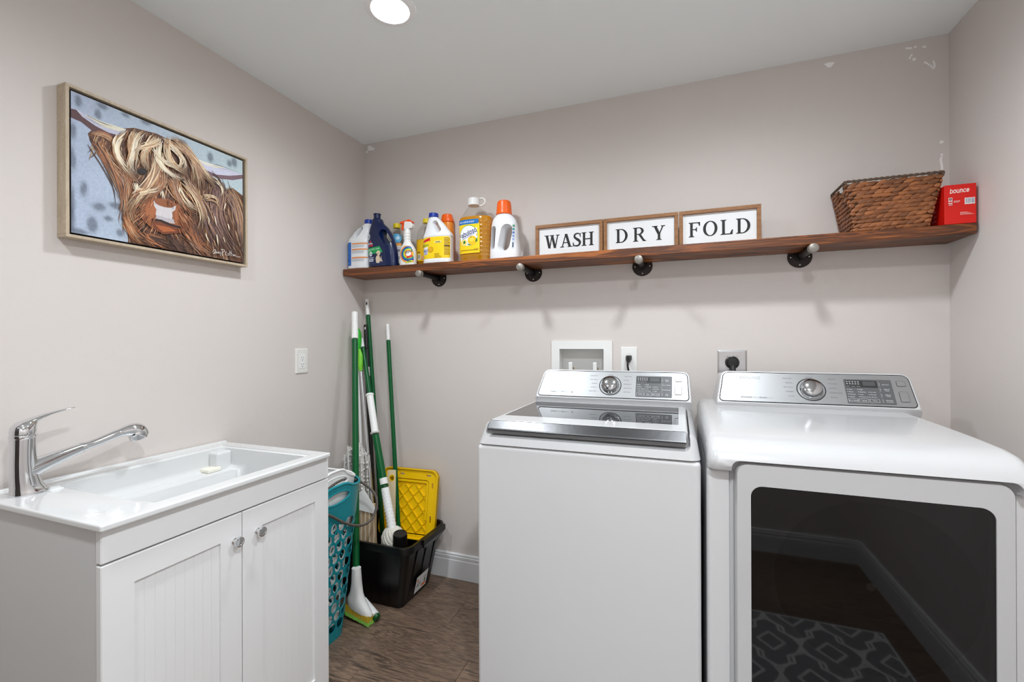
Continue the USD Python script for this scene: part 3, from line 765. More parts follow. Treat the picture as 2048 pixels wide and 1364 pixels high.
# ---- shelf and brackets -------------------------------------------------------------
SHZ = 1.679
sp_ = man(rbox(0.006, 2.690, -0.185, -0.002, 1.642, SHZ, 0.0035))
solo('wall_shelf', sp_, 'shelf_wood', 'long dark-stained rough wood shelf across the back wall', 'shelf', smooth=40)
for xk, lab in ((0.502, 'iron pipe shelf bracket nearest the left wall, below the spray bottle'), (1.045, 'iron pipe shelf bracket below the WASH sign, second from the left wall'),
                (1.577, 'iron pipe shelf bracket below the DRY sign'), (2.208, 'iron pipe shelf bracket nearest the right wall, left of the basket')):
    zc = 1.6265
    b = Thing('shelf_bracket', lab, 'shelf bracket', (xk, 0, zc), group='iron pipe brackets under the shelf')
    b.part('flange', lathe([(0, 0.0003), (0.044, 0.0003), (0.0455, 0.002), (0.0445, 0.0055), (0.026, 0.0065), (0.0215, 0.010), (0.0195, 0.018), (0.015, 0.0185)], 40, (0, -1, 0), (xk, 0, zc)), 'black_iron', smooth=35)
    b.part('pipe', cyl((xk, -0.016, zc), (xk, -0.200, zc), 0.0135, None, 24), 'pipe_dark', smooth=40)
    b.part('pipe_cap', lathe([(0.0135, 0.0), (0.0172, 0.0005), (0.0178, 0.003), (0.0172, 0.005), (0.0166, 0.006), (0.0172, 0.0085), (0.0176, 0.020), (0.0165, 0.0245), (0.012, 0.0275), (0, 0.029)], 28, (0, -1, 0), (xk, -0.190, zc - 0.0022)), 'cap_iron', smooth=35)
    for a in (0, 90, 180, 270):
        ca, sa = math.cos(math.radians(a)), math.sin(math.radians(a))
        b.part('screw', lathe([(0, 0.0025), (0.0025, 0.002), (0.0042, 0.0)], 12, (0, -1, 0), (xk + 0.0325 * ca, -0.0058, zc + 0.0325 * sa)), 'screw_steel', smooth=40)

# ---- serif letters ------------------------------------------------------------------
def P_(*p):
    return Polygon(p)


def stem(x, y0, y1, w=0.165, top=True, bot=True, sw=0.36):
    """upright stroke with bracketed serifs, centred on x"""
    g = [sbox(x - w / 2, y0, x + w / 2, y1)]
    for on, y, s in ((bot, y0, 1), (top, y1, -1)):
        if on:
            g.append(P_((x - sw / 2, y), (x + sw / 2, y), (x + sw / 2, y + s * 0.035), (x + w / 2 + 0.02, y + s * 0.055), (x + w / 2, y + s * 0.11), (x - w / 2, y + s * 0.11), (x - w / 2 - 0.02, y + s * 0.055), (x - sw / 2, y + s * 0.035)))
    return unary_union(g)


def bar(x0, y0, x1, y1, w):
    return P_((x0 - w / 2, y0), (x0 + w / 2, y0), (x1 + w / 2, y1), (x1 - w / 2, y1))


def foot(x, y, s, sw=0.34):
    return P_((x - sw / 2, y), (x + sw / 2, y), (x + sw / 2, y + s * 0.035), (x + 0.07, y + s * 0.06), (x - 0.07, y + s * 0.06), (x - sw / 2, y + s * 0.035))


def oval(cx, cy, rx, ry):
    return affinity.scale(Point(cx, cy).buffer(1, quad_segs=16), rx, ry)


def serif(ch):
    if ch == 'H':
        return unary_union([stem(0.19, 0, 1), stem(0.74, 0, 1), sbox(0.19, 0.47, 0.74, 0.535)])
    if ch == 'D':
        bowl = unary_union([oval(0.36, 0.5, 0.50, 0.5), sbox(0.19, 0, 0.36, 1)]).intersection(sbox(0.19, 0, 2, 1))
        inn = unary_union([oval(0.36, 0.5, 0.325, 0.45), sbox(0.27, 0.05, 0.36, 0.95)]).intersection(sbox(0.272, 0, 2, 1))
        return unary_union([stem(0.19, 0, 1), bowl.difference(inn)])
    if ch in 'R':
        bowl = unary_union([oval(0.42, 0.745, 0.33, 0.255), sbox(0.19, 0.49, 0.42, 1.0)]).intersection(sbox(0.19, 0.49, 2, 1))
        inn = unary_union([oval(0.40, 0.745, 0.18, 0.205), sbox(0.27, 0.54, 0.40, 0.95)]).intersection(sbox(0.272, 0.5, 2, 1))
        leg = P_((0.36, 0.52), (0.54, 0.52), (0.80, 0.10), (0.90, 0.035), (0.93, 0.0), (0.70, 0.0))
        return unary_union([stem(0.19, 0, 1), bowl.difference(inn), leg])
    if ch == 'Y':
        return unary_union([bar(0.20, 1.0, 0.46, 0.42, 0.19), bar(0.74, 1.0, 0.50, 0.42, 0.085), stem(0.47, 0, 0.48, top=False), foot(0.19, 1, -1, 0.40), foot(0.74, 1, -1, 0.30)])
    if ch == 'F':
        return unary_union([stem(0.19, 0, 1), sbox(0.19, 0.945, 0.74, 1.0), P_((0.74, 1.0), (0.70, 1.0), (0.60, 0.95), (0.70, 0.74), (0.735, 0.74)), sbox(0.19, 0.48, 0.54, 0.535), P_((0.54, 0.66), (0.505, 0.66), (0.44, 0.535), (0.44, 0.48), (0.505, 0.36), (0.54, 0.36))])
    if ch == 'L':
        return unary_union([stem(0.19, 0, 1), sbox(0.19, 0.0, 0.74, 0.055), P_((0.74, 0.0), (0.58, 0.05), (0.70, 0.30), (0.77, 0.30))])
    if ch == 'O':
        return oval(0.47, 0.5, 0.45, 0.515).difference(oval(0.47, 0.5, 0.275, 0.465))
    if ch == 'A':
        return unary_union([bar(0.16, 0.0, 0.44, 1.0, 0.075), bar(0.76, 0.0, 0.46, 1.0, 0.19), sbox(0.24, 0.31, 0.68, 0.37), foot(0.16, 0, 1, 0.30), foot(0.76, 0, 1, 0.36)])
    if ch == 'W':
        return unary_union([bar(0.19, 1, 0.40, 0, 0.18), bar(0.60, 1, 0.42, 0, 0.075), bar(0.60, 1, 0.84, 0, 0.18), bar(1.06, 1, 0.86, 0, 0.075), foot(0.18, 1, -1, 0.36), foot(0.60, 1, -1, 0.34), foot(1.06, 1, -1, 0.28)])
    if ch == 'S':
        p = spline([(0.60, 0.80), (0.55, 0.92), (0.37, 0.965), (0.20, 0.88), (0.17, 0.73), (0.30, 0.58), (0.47, 0.46), (0.58, 0.30), (0.53, 0.12), (0.34, 0.035), (0.15, 0.08), (0.09, 0.24)], 60)
        w = np.interp(np.linspace(0, 1, 60), [0, 0.15, 0.5, 0.85, 1], [0.02, 0.045, 0.095, 0.045, 0.02])
        return unary_union([LineString(p[i:i + 2]).buffer(w[i]) for i in range(59)] + [P_((0.60, 0.68), (0.635, 0.68), (0.635, 0.98), (0.60, 0.98), (0.56, 0.84)), P_((0.05, 0.0), (0.085, 0.0), (0.13, 0.16), (0.085, 0.32), (0.05, 0.32))])


def text_sign(x0, x1, word, gap, lab):
    y, z0, z1 = -0.0885, SHZ + 0.0002, 1.841
    t = Thing('text_sign', lab, 'sign', ((x0 + x1) / 2, y, z0), group='wood framed laundry signs on the shelf')
    fw = 0.0155
    for a, b, c, d in ((x0, x1, z1 - fw, z1), (x0, x1, z0, z0 + fw)):
        t.part('frame_rail', cbox(a, b, y, y + 0.024, c, d, 0.001), 'frame_wood')
    for a, b in ((x0, x0 + fw), (x1 - fw, x1)):
        t.part('frame_rail', cbox(a, b, y, y + 0.024, z0 + fw, z1 - fw, 0.001), 'frame_wood')
    t.part('sign_panel', box(x0 + fw - 0.003, x1 - fw + 0.003, y + 0.011, y + 0.017, z0 + fw - 0.003, z1 - fw + 0.003), 'sign_white')
    h = 0.0625
    gl = [serif(c) for c in word]
    W_ = sum(q.bounds[2] - q.bounds[0] for q in gl) * h + gap * (len(word) - 1)
    x = (x0 + x1) / 2 - W_ / 2
    for q in gl:
        q2 = affinity.translate(affinity.scale(q, h, h, origin=(0, 0)), x - q.bounds[0] * h, (z0 + z1) / 2 - h / 2 - 0.001)
        t.part('letter', ext(q2, 0.0015, XZ(y + 0.0112)), 'sign_black')
        x += (q.bounds[2] - q.bounds[0]) * h + gap


text_sign(1.083, 1.408, 'WASH', 0.0035, 'wood framed white sign reading WASH')
text_sign(1.4115, 1.7345, 'DRY', 0.024, 'wood framed white sign reading DRY')
text_sign(1.738, 2.054, 'FOLD', 0.012, 'wood framed white sign reading FOLD')

# ---- dryer sheet box ----------------------------------------------------------------
bxt = Thing('dryer_sheet_box', 'red dryer sheet box at the right end of the shelf', 'box', (2.644, -0.1, SHZ))
X0, X1, Y0 = 2.6035, 2.689, -0.183
X0b = 2.6035
bxt.part('carton', cbox(X0, X1, Y0, -0.02, SHZ + 0.0003, 1.8155, 0.0012), 'box_red')
P = Print()
bw_, bh = X1 - X0, 0.135
P.text('bounce', 0.013, 0.107, 0.0155, (250, 240, 236), True, rot=0.03, width=0.052, shear=0.12)
P.shape(sbox(0.054, 0.066, 0.0815, 0.088), (250, 246, 244))
for i, wv in enumerate((2, 4, 1, 1, 2, 3, 1, 2, 1, 1, 4, 1, 2, 3)):
    P.rect(0.0565 + i * 0.00165, 0.069, 0.0565 + i * 0.00165 + 0.0003 * wv, 0.086, (70, 84, 130))
P.shape(sbox(0.0095, 0.070, 0.0205, 0.092), (240, 214, 210))
P.shape(Point(0.015, 0.086).buffer(0.004).difference(Point(0.015, 0.086).buffer(0.0018)), (90, 30, 30))
P.rect(0.0105, 0.074, 0.0195, 0.078, (226, 20, 30)).rect(0.0095, 0.065, 0.0205, 0.0675, (244, 190, 184))
for i in range(3):
    P.rect(0.0235, 0.074 + i * 0.0024, 0.0405 - 0.003 * (i == 0), 0.0752 + i * 0.0024, (250, 196, 190))
for i in range(4):
    P.rect(0.040, 0.030 + i * 0.0028, 0.078 - 0.006 * i, 0.0312 + i * 0.0028, (252, 190, 182))
m, c = P.mesh(planar((X0, Y0, SHZ), (1, 0, 0), (0, 0, 1)))
P2 = Print()
for i in range(3):
    P2.shape(P_((0.02, 0.022 + i * 0.0165), (0.11, 0.022 + i * 0.0165), (0.11, 0.030 + i * 0.0165), (0.02, 0.030 + i * 0.0165)), (236, 110, 110))
m2, c2 = P2.mesh(planar((X0, -0.02, SHZ), (0, -1, 0), (0, 0, 1)))
bxt.part('carton_print', trimesh.util.concatenate([m, m2]), 'print', colors=np.vstack([c, c2]))

# ---- woven basket -------------------------------------------------------------------
wb_ = Thing('woven_basket', 'brown woven seagrass basket on the right end of the shelf', 'basket', (2.46, -0.095, SHZ))
Bt, Bb = np.array([(2.318, -0.172), (2.606, -0.172), (2.606, -0.012), (2.318, -0.012)]), np.array([(2.350, -0.160), (2.568, -0.160), (2.568, -0.022), (2.350, -0.022)])
ZB, ZT = SHZ + 0.0035, 1.868


def bside(s, a, t):
    """point on side s (0 front, 1 right, 2 back, 3 left), a along, t up, and the outward normal"""
    i, j = s, (s + 1) % 4
    p = (Bb[i] * (1 - a) + Bb[j] * a) * (1 - t) + (Bt[i] * (1 - a) + Bt[j] * a) * t
    d = Bb[j] - Bb[i]
    n = np.array([d[1], -d[0]]) / np.linalg.norm(d)
    return np.array([p[0], p[1], ZB + (ZT - ZB) * t]), np.array([n[0], n[1], 0.15]), np.array([d[0], d[1], 0.0]) / np.linalg.norm(d)


ico = trimesh.creation.icosphere(subdivisions=1)
ROWS = 12
rest = []
for s in range(4):
    L = np.linalg.norm(Bt[(s + 1) % 4] - Bt[s])
    k = max(2, int(round(L / 0.030)))
    for rI in range(ROWS):
        t = (rI + 0.5) / (ROWS + 0.55)
        for i in range(k):
            if s in (1, 3) and rI >= ROWS - 3 and 0.30 < (i + 0.5) / k < 0.72:
                continue                                      # hand hole in the short sides
            a = (i + 0.5 + (0.25 if rI % 2 else -0.22)) / k + rng.uniform(-0.08, 0.08) / k
            a = min(max(a, 0.02), 0.98)
            c, n, d = bside(s, a, t + rng.uniform(-0.006, 0.006))
            n = n / np.linalg.norm(n)
            upv = np.cross(d, n) * (-1 if np.cross(d, n)[2] < 0 else 1)
            tilt = (0.34 if rI % 2 else 0.20) + rng.uniform(-0.14, 0.14)
            u = d * math.cos(tilt) + upv * math.sin(tilt)
            v_ = np.cross(n, u)
            lim = min(a, 1 - a) * L * 0.86 + 0.006
            Ls, Ws = min(L / k * rng.uniform(0.70, 0.90), lim), 0.0098 * rng.uniform(0.85, 1.15)
            q = ico.vertices.copy()
            taper = 1 - 0.45 * np.abs(q[:, 0]) ** 1.5
            p = c + (q[:, :1] * Ls) * u + (q[:, 1:2] * taper[:, None] * Ws) * v_ + (q[:, 2:] * 0.0052) * n
            mm = trimesh.Trimesh(p, ico.faces, process=False)
            if s in (0, 3):
                wb_.part('strand', mm, 'strand_leaf', smooth=True)
            else:
                rest.append(mm)
wb_.part('weave', trimesh.util.concatenate(rest), 'strand_leaf', smooth=True, kind='stuff')
core = loft([np.array([(*p, ZB) for p in Bb]), np.array([(*p, ZT - 0.014) for p in Bt])], cap=False)
inner = []
for s in (0, 2):
    p = [bside(s, a, t)[0] - bside(s, a, t)[1] * 0.0025 for a, t in ((0, 0), (1, 0), (1, 0.955), (0, 0.955))]
    inner.append(trimesh.Trimesh(p, [[0, 1, 2], [0, 2, 3]], process=False))
for s in (1, 3):
    for a0, a1, t1 in ((0, 0.30, 0.955), (0.30, 0.72, 0.745), (0.72, 1, 0.955)):
        p = [bside(s, a, t)[0] - bside(s, a, t)[1] * 0.0025 for a, t in ((a0, 0), (a1, 0), (a1, t1), (a0, t1))]
        inner.append(trimesh.Trimesh(p, [[0, 1, 2], [0, 2, 3]], process=False))
wb_.part('lining', trimesh.util.concatenate(inner), 'basket_rope')
wb_.part('base', hull([(*p, ZB - 0.003 + dz) for p in Bb for dz in (0, 0.006)]), 'basket_rope')
loop = []
for s in range(4):
    for i in range(14):
        c, n, d = bside(s, i / 14, 1.0)
        loop.append(c)
loop.append(loop[0])
lp = np.array(loop)
rope = []
ph = np.linspace(0, 2 * np.pi * 34, len(lp) * 6)
lpd = np.stack([np.interp(np.linspace(0, len(lp) - 1, len(ph)), np.arange(len(lp)), lp[:, k]) for k in range(3)], 1)
for o in (0, math.pi):
    off = np.stack([np.cos(ph + o) * 0.0012, np.cos(ph + o) * 0.0012, np.sin(ph + o) * 0.0024], 1)
    rope.append(tube(lpd + off, 0.0032, 6))
wb_.part('rim_rope', trimesh.util.concatenate(rope), 'basket_rope', smooth=True, label='twisted dark rope rim')
posts = []
for s in range(4):
    for a in (0.0, 0.12, 0.5, 0.88):
        if s in (1, 3) and a == 0.5:
            continue
        c0, c1 = bside(s, a, 0.93)[0], bside(s, a, 1.0)[0]
        posts.append(cyl(c0, c1, 0.0045, None, 8))
wb_.part('rim_tie', trimesh.util.concatenate(posts), 'basket_rope')

# ---- cleaning bottles on the shelf --------------------------------------------------
BG = 'cleaning bottles on the left of the shelf'


class Shape:
    """bottle outline: keys of (z, half width, half depth, superellipse power, centre x)"""

    def __init__(self, keys):
        k = np.array(keys, float)
        self.k = k
        self.f = [PchipInterpolator(k[:, 0], k[:, i]) for i in range(1, 5)]
        self.z0, self.z1 = k[0, 0], k[-1, 0]

    def at(self, z):
        z = np.clip(z, self.z0, self.z1)
        return [f(z) for f in self.f]

    def solid(self, n=56, N=56, z0=None, z1=None, grow=0.0, ripple=None):
        z0, z1 = self.z0 if z0 is None else z0, self.z1 if z1 is None else z1
        zs = np.unique(np.concatenate([np.linspace(z0, z1, n), [z for z in self.k[:, 0] if z0 < z < z1]]))
        rings = []
        for i, z in enumerate(zs):
            hw, hd, p, cx = self.at(z)
            e = grow + (ripple(z) if ripple else 0.0)
            rings.append(sring(hw + e, hd + e, p, cx, 0, z, N))
        b = 0.004
        hw, hd, p, cx = self.at(zs[0])
        rings = [sring(hw + grow - b, hd + grow - b, p, cx, 0, z0, N)] + [rings[0] + [0, 0, b * 0.8]] + rings[1:] if zs[1] > z0 + b else rings
        return loft(rings)

    def front(self, u, z, d):
        hw, hd, p, cx = self.at(z)
        q = np.clip(np.abs((u - cx) / hw), 0, 0.995)
        return np.stack([u, -hd * (1 - q ** p) ** (1 / p) - d, z], 1)


def hole(cx, cz, length, width, ang):
    a = math.radians(ang)
    dx, dz = math.cos(a) * (length - width) / 2, math.sin(a) * (length - width) / 2
    return LineString([(cx - dx, cz - dz), (cx + dx, cz + dz)]).buffer(width / 2, quad_segs=8)


def cut(shape_mesh, *polys):
    m = man(shape_mesh)
    for p in polys:
        m = m - man(hull(np.vstack([ext(p, 0.02, XZ(0.01)).vertices]))) - man(hull(np.vstack([ext(p.buffer(0.010), 0.001, XZ(-0.055)).vertices, ext(p, 0.001, XZ(-0.008)).vertices]))) - man(hull(np.vstack([ext(p.buffer(0.010), 0.001, XZ(0.055)).vertices, ext(p, 0.001, XZ(0.008)).vertices])))
    return m


def ribbed_cap(r, z0, z1, cx=0.0, n=30, top=0.92):
    rings = []
    for z, s in ((z0, 1.0), (z0 + 0.0012, 1.03), (z1 - 0.003, 1.0), (z1 - 0.001, 0.97), (z1, top)):
        a = np.arange(n * 2) * np.pi / n
        rr = r * s * (1 + 0.018 * (np.arange(n * 2) % 2))
        rings.append(np.stack([cx + rr * np.cos(a), rr * np.sin(a), np.full(n * 2, z)], 1))
    return loft(rings)


def lines_(P, x0, x1, y0, n, dy, h, rgb, jag=0.2, seed=1):
    r = random.Random(seed)
    for i in range(n):
        P.rect(x0, y0 - i * dy, x1 - r.uniform(0, jag) * (x1 - x0), y0 - i * dy + h, rgb)
        P.k -= 1
    P.k += 1


def bottle(name, lab, x, y, rz=0.0):
    return Thing(name, lab, 'bottle', (x, y, SHZ + 0.0003), rz, BG, local=True)


# white bleach jug against the left wall
t = bottle('bleach_jug', 'white bleach jug with blue cap nearest the left wall, blue side label', 0.0765, -0.118)
S = Shape([(0, .066, .044, 3, 0), (.006, .072, .050, 3, 0), (.15, .072, .050, 3, 0), (.165, .070, .048, 2.8, 0), (.19, .060, .038, 2.4, .006), (.22, .047, .028, 2.2, .018), (.245, .027, .021, 2, .042), (.252, .022, .020, 2, .048), (.258, .019, .019, 2, .05)])
t.part('jug', cut(S.solid(), hole(.008, .207, .062, .020, 62)), 'bleach_white', smooth=35)
t.part('cap', ribbed_cap(.0215, .252, .275, .05), 'cap_blue', smooth=30)
P = Print(0.004)
P.rect(-.0705, .018, .0700, .150, (238, 240, 244)).rect(-.0700, .020, -.030, .148, (14, 98, 196))
lines_(P, -.066, -.036, .138, 9, .0095, .0045, (70, 140, 214), .25, 3)
P.shape(Point(-.052, .036).buffer(.008).difference(Point(-.052, .038).buffer(.005)), (120, 180, 232))
for zc in (.135, .103, .058):
    P.rect(-.025, zc, .066, zc + .007, (238, 150, 84))
    lines_(P, -.025, .066, zc - .006, 3, .0055, .0028, (190, 196, 202), .2, 5)
m, c = P.mesh(S.front)
t.part('label', m, 'print', colors=c)

# dark blue carpet cleaner bottle
t = bottle('carpet_cleaner_bottle', 'dark blue carpet cleaner bottle with big handle and green band, second from left', 0.239, -0.136)
q = .000300
S = Shape([(z, (r_ - l_) / 2 * q, d, p, ((l_ + r_) / 2 - 835) * q) for z, l_, r_, d, p in ((0, 552, 1118, .032, 3), (.006, 545, 1127, .037, 3), (.05, 536, 1116, .037, 3), (.10, 527, 1095, .037, 2.8), (.175, 530, 1012, .034, 2.6), (.215, 552, 925, .030, 2.4), (.243, 588, 830, .027, 2.1), (.262, 600, 800, .026, 2), (.268, 618, 778, .022, 2), (.271, 632, 756, .0185, 2), (.290, 632, 756, .0185, 2), (.2905, 628, 760, .0195, 2), (.297, 628, 760, .0195, 2))])
t.part('bottle_body', cut(S.solid(), hole(.030, .160, .085, .034, -58)), 'navy_plastic', smooth=35)
X = lambda px: (px - 835) * q
Zb = lambda py: (1240 - py) * .000262
P = Print(0.004)
pg = lambda *pts: Polygon([(X(a), Zb(b)) for a, b in pts])
P.shape(pg((536, 842), (835, 812), (900, 940), (536, 975)), (24, 158, 84))
P.text('PET', X(560), Zb(902), .010, (214, 240, 222), True).text('STAIN + ODOR', X(640), Zb(880), .0058, (224, 244, 230), True, rot=0.04)
P.shape(pg((625, 670), (652, 720), (600, 722)), (214, 36, 48)).rect(X(582), Zb(802), X(690), Zb(772), (206, 30, 44))
P.text('BISSELL', X(568), Zb(762), .0085, (240, 242, 248), True, width=.036)
P.shape(affinity.scale(Point(X(575), Zb(598)).buffer(.012), 1.0, 1.35), (226, 230, 236)).shape(affinity.scale(Point(X(575), Zb(600)).buffer(.0085), 1.0, 1.3), (150, 158, 176))
P.shape(affinity.scale(Point(X(637), Zb(962)).buffer(.011), 1, 1.2), (226, 230, 236)).rect(X(612), Zb(975), X(660), Zb(955), (140, 150, 170))
lines_(P, X(568), X(722), Zb(1040), 3, .0052, .0026, (196, 204, 222), .2, 8)
P.rect(X(590), Zb(1120), X(700), Zb(1072), (206, 212, 226)).rect(X(600), Zb(1104), X(690), Zb(1090), (90, 104, 150))
# two pets, as soft shapes
P.shape(pg((765, 1150), (752, 1060), (770, 1010), (830, 1000), (850, 1060), (835, 1160)), (222, 204, 176)).shape(Point(X(812), Zb(955)).buffer(.0135), (226, 208, 180)).shape(pg((775, 960), (790, 950), (795, 1000), (770, 1005)), (96, 62, 44)).shape(Point(X(822), Zb(960)).buffer(.002), (50, 40, 36))
P.shape(pg((845, 1130), (850, 1070), (890, 1010), (880, 1070), (905, 1130)), (196, 180, 168)).shape(pg((850, 1060), (840, 1040), (880, 1010), (892, 1040)), (110, 96, 90))
P.rect(X(568), Zb(1165), X(930), Zb(1158), (60, 84, 150))
m, c = P.mesh(S.front)
t.part('label', m, 'print', colors=c)

# clear bottle with yellow cap behind the blue one
t = bottle('clear_cleaner_bottle', 'clear cleaner bottle with yellow cap standing behind the dark blue bottle', 0.260, -0.046)
S = Shape([(0, .046, .036, 2.6, 0), (.006, .052, .041, 2.6, 0), (.15, .052, .041, 2.6, 0), (.185, .050, .040, 2.4, 0), (.205, .040, .034, 2.2, 0), (.222, .026, .024, 2, 0), (.232, .0185, .018, 2, 0), (.240, .0165, .0165, 2, 0)])
t.part('bottle_body', S.solid(), 'clear_plastic', smooth=40)
t.part('liquid', S.solid(z0=0.003, z1=0.19, grow=-0.002), 'clear_plastic', smooth=40)
t.part('cap', ribbed_cap(.0195, .2345, .2585), 'cap_yellow', smooth=30)
P = Print(0.004)
P.rect(-.047, .03, .047, .142, (226, 224, 220)).rect(-.047, .128, .047, .142, (236, 160, 70)).rect(-.047, .09, .047, .122, (210, 206, 214))
P.shape(Point(.022, .168).buffer(.026).intersection(sbox(-.05, .146, .046, .2)), (92, 178, 226)).shape(Point(.030, .170).buffer(.010), (196, 228, 244))
P.text('Clean', .006, .096, .016, (40, 40, 60), True)
lines_(P, .004, .045, .080, 6, .008, .004, (90, 80, 100), .3, 2)
m, c = P.mesh(S.front)
t.part('label', m, 'print', colors=c)

# white spray bottle with orange trigger and rainbow rings
t = bottle('spray_bottle', 'white stain remover spray bottle with orange trigger and rainbow label', 0.390, -0.132)
S = Shape([(0, .041, .027, 2.6, 0), (.005, .0455, .031, 2.6, 0), (.055, .046, .031, 2.6, 0), (.085, .042, .029, 2.5, 0), (.110, .031, .024, 2.3, -.002), (.128, .021, .018, 2, -.004), (.140, .0185, .017, 2, -.005), (.146, .0205, .019, 2, -.005), (.153, .0185, .017, 2, -.005), (.160, .0205, .019, 2, -.005), (.168, .0185, .017, 2, -.005), (.174, .0200, .0185, 2, -.005), (.190, .0165, .0155, 2, -.004), (.200, .0155, .015, 2, -.003)])
t.part('bottle_body', S.solid(n=70), 'plastic_white', smooth=40)
hd = hull(np.vstack([ext(Polygon([(-.016, .198), (.030, .200), (.034, .212), (.026, .232), (.006, .240), (-.016, .236)]), .022, XZ(.011)).vertices, ext(Polygon([(-.018, .202), (.032, .204), (.028, .230), (-.012, .236)]), .026, XZ(.013)).vertices]))
t.part('spray_head', hd, 'plastic_white', smooth=30)
t.part('trigger_cover', hull(np.vstack([ext(Polygon([(-.046, .229), (-.044, .238), (.012, .2465), (.030, .236), (.034, .228), (.020, .234), (-.016, .2275)]).convex_hull, .020, XZ(.010)).vertices, ext(Polygon([(-.044, .232), (.010, .244), (.028, .234)]), .025, XZ(.0125)).vertices])), 'trigger_orange', smooth=30)
tg = spline([(-.020, 0, .232), (-.030, 0, .222), (-.034, 0, .208), (-.036, 0, .194)], 12)
t.part('trigger', tube(tg, np.linspace(.009, .0055, 12), 12), 'trigger_orange', smooth=40)
P = Print(0.004)
cx, cz = .020, .062
clip = Polygon([(-.0425, .01), (.0435, .01), (.0435, .062), (.034, .092), (.024, .104), (-.026, .104), (-.036, .092), (-.0425, .062)])
for r1, col in ((.052, (248, 172, 60)), (.048, (230, 92, 40)), (.0455, (246, 196, 92)), (.0425, (36, 60, 150)), (.0365, (34, 110, 190)), (.032, (40, 150, 100)), (.0275, (200, 220, 60)), (.0235, (250, 200, 40)), (.019, (238, 120, 40)), (.0145, (244, 246, 248))):
    P.shape(affinity.scale(Point(cx, cz).buffer(r1, quad_segs=20), 1.0, .93).intersection(clip), col)
P.text('Shout', .003, .058, .0150, (26, 30, 40), True, rot=0.35, width=.041)
P.shape(Polygon([(.010, .044), (.040, .054), (.042, .046), (.014, .036)]), (214, 40, 44))
P.shape(Polygon([(.004, .012), (.040, .016), (.040, .028), (.012, .022)]), (212, 224, 60)).rect(.016, .019, .036, .023, (60, 70, 40))
m, c = P.mesh(S.front)
t.part('label', m, 'print', colors=c)

# lemon cleaner with yellow cap
t = bottle('lemon_cleaner_bottle', 'clear bottle of amber cleaner with yellow label and yellow cap, behind the bleach jug', 0.452, -0.048)
S = Shape([(0, .050, .034, 2.6, 0), (.006, .055, .039, 2.6, 0), (.16, .055, .039, 2.6, 0), (.19, .052, .038, 2.4, 0), (.215, .040, .034, 2.2, 0), (.232, .024, .023, 2, 0), (.240, .0185, .018, 2, 0), (.248, .0165, .0165, 2, 0)])
t.part('bottle_body', S.solid(), 'clear_plastic', smooth=40)
t.part('liquid', S.solid(z0=0.003, z1=0.150, grow=-0.002), 'yellow_liquid', smooth=40)
t.part('cap', ribbed_cap(.0190, .243, .266), 'cap_yellow', smooth=30)
P = Print(0.004)
P.rect(-.0515, .032, .0515, .150, (240, 190, 22)).rect(-.0515, .146, .0515, .150, (220, 160, 20))
P.rect(-.036, .040, -.014, .070, (232, 228, 210))
for i, wv in enumerate((2, 1, 3, 1, 2, 1, 1, 3, 2)):
    P.rect(-.034 + i * .0020, .048, -.034 + i * .0020 + .0004 * wv, .066, (60, 56, 60))
P.rect(-.008, .040, .006, .058, (220, 160, 140)).rect(-.034, .078, -.016, .083, (130, 104, 30)).text('lemon', .002, .10, .016, (40, 90, 40), True)
m, c = P.mesh(S.front)
t.part('label', m, 'print', colors=c)

# orange bottle behind the bleach jug
t = bottle('orange_bottle', 'orange bottle with orange cap standing behind the yellow labelled bleach jug', 0.574, -0.036)
S = Shape([(0, .032, .026, 2.4, 0), (.006, .036, .030, 2.4, 0), (.15, .036, .030, 2.4, 0), (.20, .035, .029, 2.3, 0), (.236, .033, .027, 2.2, 0), (.238, .030, .025, 2.2, 0)])
t.part('bottle_body', S.solid(), 'bottle_orange', smooth=40)
C_ = Shape([(.2385, .0345, .0285, 2.3, 0), (.244, .0345, .0285, 2.3, 0), (.270, .0290, .0240, 2.3, -.002), (.278, .0270, .0225, 2.3, -.002), (.2805, .0245, .0205, 2.3, -.002)])
t.part('cap', C_.solid(n=20), 'cap_orange', smooth=40)

# bleach jug with yellow label
t = bottle('bleach_jug', 'white bleach jug with blue cap and wraparound yellow label, in front of the orange bottle', 0.567, -0.120)
S = Shape([(0, .074, .038, 3, 0), (.006, .081, .044, 3, 0), (.020, .081, .044, 3, 0), (.024, .0795, .0425, 3, 0), (.138, .0795, .0425, 3, 0), (.142, .081, .044, 3, 0), (.150, .079, .043, 2.8, 0), (.180, .064, .036, 2.4, -.008), (.215, .046, .027, 2.2, -.018), (.240, .029, .021, 2, -.027), (.248, .0225, .0195, 2, -.029), (.254, .0185, .0185, 2, -.029)])
t.part('jug', cut(S.solid(n=70), hole(.006, .193, .066, .019, -58)), 'bleach_white', smooth=35)
t.part('cap', ribbed_cap(.0240, .2465, .268, -.029), 'cap_blue', smooth=30)
P = Print(0.004)
P.rect(-.0785, .026, .0785, .136, (252, 216, 22)).rect(.052, .03, .0785, .13, (246, 206, 18))
P.shape(Polygon([(-.0785, .120), (-.026, .134), (-.026, .112), (-.030, .118), (-.0785, .110)]), (222, 30, 36))
P.shape(Polygon([(-.070, .046), (-.040, .049), (-.040, .088), (-.070, .084)]), (240, 240, 244))
P.text('lemon', -.070, .091, .0125, (88, 168, 40), True, width=.036).text('bleach', -.0755, .062, .0150, (48, 70, 160), True, width=.038)
lines_(P, -.068, -.042, .056, 2, .006, .003, (120, 130, 190), .2, 4)
P.shape(affinity.rotate(affinity.scale(Point(-.022, .072).buffer(.0150), 1.08, 1.0), 20), (222, 160, 20)).shape(affinity.scale(Point(-.0235, .074).buffer(.011), 1.05, 1.0), (232, 176, 30))
